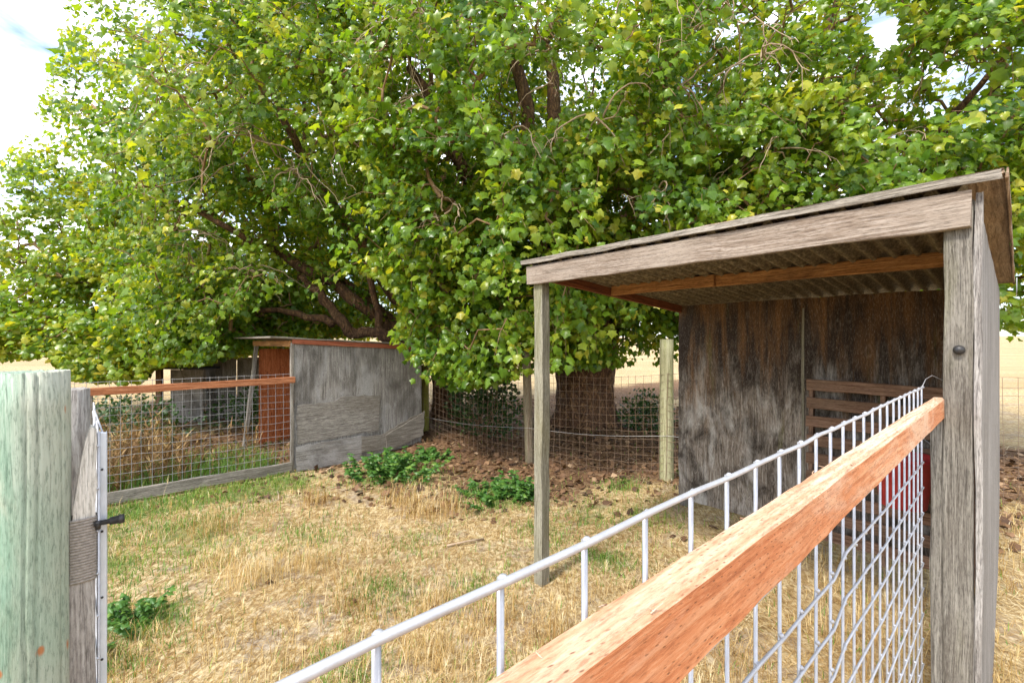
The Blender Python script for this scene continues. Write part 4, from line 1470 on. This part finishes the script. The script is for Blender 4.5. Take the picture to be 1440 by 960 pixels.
# ------------------------------------------------------------------ grass, straw and fallen leaves
def blades(name, label, mat, P, h, az, lean, width, tone, curl=.6, cat='grass'):
    n_ = len(P)
    d_ = np.stack([np.cos(az), np.sin(az), np.zeros(n_)], -1)
    sd_ = np.stack([-np.sin(az), np.cos(az), np.zeros(n_)], -1)
    up_ = np.array([0, 0, 1.0])
    th = lean
    m1 = P + (d_ * np.sin(th)[:, None] + up_ * np.cos(th)[:, None]) * (h * .5)[:, None]
    th2 = np.minimum(th + curl, 1.75)
    e = m1 + (d_ * np.sin(th2)[:, None] + up_ * np.cos(th2)[:, None]) * (h * .5)[:, None]
    w_ = width[:, None] * .5
    v_ = np.stack([P - sd_ * w_, P + sd_ * w_, m1 + sd_ * w_ * .8, m1 - sd_ * w_ * .8, e], 1)
    v_[:, :, 2] = np.maximum(v_[:, :, 2], P[:, None, 2] - .004 + .002)
    b_ = np.arange(n_) * 5
    loops = np.stack([b_, b_ + 1, b_ + 2, b_ + 3, b_ + 3, b_ + 2, b_ + 4], -1).ravel()
    sizes = np.tile([4, 3], n_)
    me_ = np_mesh(name, v_.reshape(-1, 3), loops, sizes, mat, False, {'tone': np.repeat(np.clip(tone, 0, 1), 5)})
    return tag(place(bpy.data.objects.new(name, me_), None, Matrix.Identity(4)), label, cat, kind='stuff')


def scatter(n_, x0, x1_, y0, y1_, seed, near=2.2):
    """denser towards the path"""
    r = np.random.default_rng(seed)
    y = y0 * (y1_ / y0) ** r.random(n_)
    half_ = y * 1.25 + .4
    x = r.uniform(-1, 1, n_) * half_
    ok = (x > x0) & (x < x1_)
    x, y = x[ok], y[ok]
    return np.stack([x, y, ground_z(x, y)], -1), r


# flat straw
P, r = scatter(84000, -9, 9, 1.6, 13, 61)
lit, gr = zones(P[:, 0], P[:, 1])
pat = fbm(P, 1.7, 12, 4)
ok = (r.random(len(P)) > lit * .85) & (r.random(len(P)) < .62 + .6 * pat)
P = P[ok]
n_ = len(P)
sz = .045 + .006 * P[:, 1]
blades('dry_straw', 'matted pale dry straw lying over the pen floor', M_straw, P + np.array([0, 0, .004]), sz * r.uniform(.7, 2.2, n_), r.uniform(0, 6.28, n_),
       r.uniform(1.0, 1.6, n_), .0016 + .00050 * P[:, 1] * r.uniform(.6, 1.3, n_), .52 + .38 * fbm(P, 1.3, 13, 4) + r.normal(size=n_) * .22, .25)

# upright dry grass in tufts
tu, r = scatter(2200, -7, 7, 1.7, 9.5, 62)
lit, gr = zones(tu[:, 0], tu[:, 1])
dn = fbm(tu, 1.0, 14, 3)
tu = tu[(r.random(len(tu)) > lit * 1.1) & (dn > -.15 + .3 * r.random(len(tu)))]
big = [(-2.15, 3.75, 1.9), (-1.75, 4.0, 1.4), (-1.0, 5.1, 1.7), (-1.3, 5.5, 1.5), (-.72, 5.2, 1.2), (-.45, 2.75, 1.5), (-.1, 3.1, 1.2), (-2.6, 4.0, 1.1), (-1.2, 3.3, 1.0), (-.55, 3.3, 1.2), (-3.0, 4.6, 1.2), (-2.3, 5.4, 1.1), (.3, 2.9, 1.2)]
Pb, hb = [], []
for (x, y, z) in tu:
    k_ = int(r.integers(5, 16))
    q_ = np.array([x, y, z]) + np.stack([r.normal(size=k_) * .06, r.normal(size=k_) * .06, np.zeros(k_)], -1)
    Pb.append(q_)
    hb.append(np.full(k_, r.uniform(.07, .2)))
for (x, y, s_) in big:
    k_ = int(110 * s_)
    q_ = np.array([x, y, gz(x, y)]) + np.stack([r.normal(size=k_) * .11 * s_ ** .5, r.normal(size=k_) * .10, np.zeros(k_)], -1)
    Pb.append(q_)
    hb.append(r.uniform(.12, .27, k_) * s_ ** .4)
Pb, hb = np.concatenate(Pb), np.concatenate(hb)
n_ = len(Pb)
blades('dry_grass', 'tufts of standing golden dry grass in the pen', M_straw, Pb, hb * r.uniform(.6, 1.25, n_), r.uniform(0, 6.28, n_), np.abs(r.normal(size=n_)) * .35,
       .0022 + .0005 * Pb[:, 1] * r.uniform(.6, 1.2, n_), .40 + .3 * fbm(Pb, 1.6, 35, 3) + r.normal(size=n_) * .22, .55)
# bearded seed heads standing above the tufts
hd, r = scatter(420, -5, 5, 2.0, 7.5, 71)
lit, gr = zones(hd[:, 0], hd[:, 1])
hd = hd[(lit < .3) & (fbm(hd, 1.0, 14, 3) > -.05)]
hd = np.concatenate([hd] + [np.array([[x + r.normal() * .13, y + r.normal() * .12, gz(x, y)] for _ in range(int(9 * s_))]) for (x, y, s_) in big])
Ph, hh_, az_, ln_, wd_, tn_ = [], [], [], [], [], []
for p in hd:
    H_ = r.uniform(.14, .36)
    a_, l_ = r.uniform(0, 6.28), abs(r.normal()) * .2
    tt = r.uniform(.45, 1.0)
    Ph.append(p); hh_.append(H_); az_.append(a_); ln_.append(l_); wd_.append(.0035); tn_.append(tt - .1)
    top = p + np.array([math.cos(a_) * math.sin(l_ + .1), math.sin(a_) * math.sin(l_ + .1), math.cos(l_ + .1)]) * H_ * .85
    for k_ in range(9):
        Ph.append(top + np.array([0, 0, k_ * .006])); hh_.append(r.uniform(.035, .07)); az_.append(r.uniform(0, 6.28)); ln_.append(r.uniform(.1, .5)); wd_.append(.0042); tn_.append(tt)
Ph = np.array(Ph)
blades('seed_heads', 'pale bearded seed heads among the dry grass', M_straw, Ph, np.array(hh_), np.array(az_), np.array(ln_), np.array(wd_), np.array(tn_), .15)

# green grass
P, r = scatter(210000, -9, 7, 1.7, 11, 63)
lit, gr = zones(P[:, 0], P[:, 1])
ok = r.random(len(P)) < np.clip(gr * (1 + fbm(P, 2.2, 15, 3) * .9), 0, 1) ** 1.15 + .018
P = P[ok]
n_ = len(P)
blades('green_grass', 'short fresh green grass along the left fence and in patches', M_green, P, r.uniform(.035, .13, n_) * (.7 + .05 * P[:, 1]), r.uniform(0, 6.28, n_), np.abs(r.normal(size=n_)) * .5,
       .0026 + .0007 * P[:, 1], .5 + .2 * fbm(P, 1.2, 16, 3) + r.normal(size=n_) * .2, .6)

# tall brown weeds behind the left fence
r = np.random.default_rng(64)
Ph, hh_, az_, ln_, wd_, tn_ = [], [], [], [], [], []
for k_ in range(620):
    a_ = 7.45 + abs(r.normal()) * 1.3
    t_ = r.uniform(-2.6, 1.9)
    if t_ > .9 and r.random() < .8:
        continue
    p = W(t_, a_)
    z_ = gz(p.x, p.y)
    H_ = r.uniform(.35, 1.05) * (.7 if t_ > .6 else 1)
    az0, l0 = r.uniform(0, 6.28), abs(r.normal()) * .15
    tt = np.clip(.45 + r.normal() * .25, 0, 1)
    Ph.append((p.x, p.y, z_)); hh_.append(H_); az_.append(az0); ln_.append(l0); wd_.append(.008); tn_.append(tt)
    for q_ in range(13):
        f_ = r.uniform(.3, .95)
        b_ = np.array([p.x, p.y, z_]) + np.array([math.cos(az0) * math.sin(l0), math.sin(az0) * math.sin(l0), math.cos(l0)]) * H_ * f_
        Ph.append(b_); hh_.append(r.uniform(.05, .2)); az_.append(r.uniform(0, 6.28)); ln_.append(r.uniform(.3, 1.3)); wd_.append(r.uniform(.008, .02)); tn_.append(tt + r.normal() * .15)
blades('tall_dry_weeds', 'tall brown seeding weeds standing behind the low wire fence', M_stalk, np.array(Ph), np.array(hh_), np.array(az_), np.array(ln_), np.array(wd_), np.array(tn_), .2, cat='weeds')
P = np.array([tuple(W(r.uniform(-2.6, 2.0), 7.4 + abs(r.normal()) * .8)) for _ in range(4500)])
P[:, 2] = ground_z(P[:, 0], P[:, 1])
n_ = len(P)
blades('green_grass', 'longer green grass growing behind the low wire fence', M_green, P, r.uniform(.08, .3, n_), r.uniform(0, 6.28, n_), np.abs(r.normal(size=n_)) * .4,
       np.full(n_, .008), .35 + r.normal(size=n_) * .22, .6)

# fallen leaves
P, r = scatter(42000, -8, 9, 3.2, 16, 65)
lit, gr = zones(P[:, 0], P[:, 1])
ok = r.random(len(P)) < np.clip(lit * 1.1, 0, 1) ** 1.3 * .8 + .0015
ok &= (lit > .06) | (P[:, 1] > 6) | (r.random(len(P)) < .25)
P = P[ok]
n_ = len(P)
P[:, 2] += r.uniform(.004, .03, n_)
tip = np.stack([r.normal(size=n_), r.normal(size=n_), r.normal(size=n_) * .35], -1)
nrm = np.stack([r.normal(size=n_) * .5, r.normal(size=n_) * .5, np.ones(n_)], -1)
VL = LV3.copy()
VL[:, 2] *= 1.0
vs_, f_, tn, _ = leaf_arrays(P, tip, nrm, r.uniform(.05, .12, n_), np.clip(.48 + r.normal(size=n_) * .25, 0, 1), VL, LT3)
me = np_mesh('leaf_litter', vs_, f_, np.full(len(f_), 3), M_litter, False, {'tone': tn})
tag(place(bpy.data.objects.new('leaf_litter', me), None, Matrix.Identity(4)), 'brown fallen leaves covering the earth under the trees', 'leaf litter', kind='stuff')

# fallen sticks
for lab, p, q in (('short pale stick lying on straw in front of the far shelter', (-3.02, 5.86), (-2.82, 5.5)),
                  ('dark thin stick lying on straw in the middle of the pen', (-.62, 4.35), (-.28, 4.5))):
    st = tag(tube_ob('stick', M_twig, None, [(p[0], p[1], gz(*p) + .02), ((p[0] + q[0]) / 2 + .01, (p[1] + q[1]) / 2, gz(*p) + .028), (q[0], q[1], gz(*q) + .02)], .010, 6), lab, 'stick')
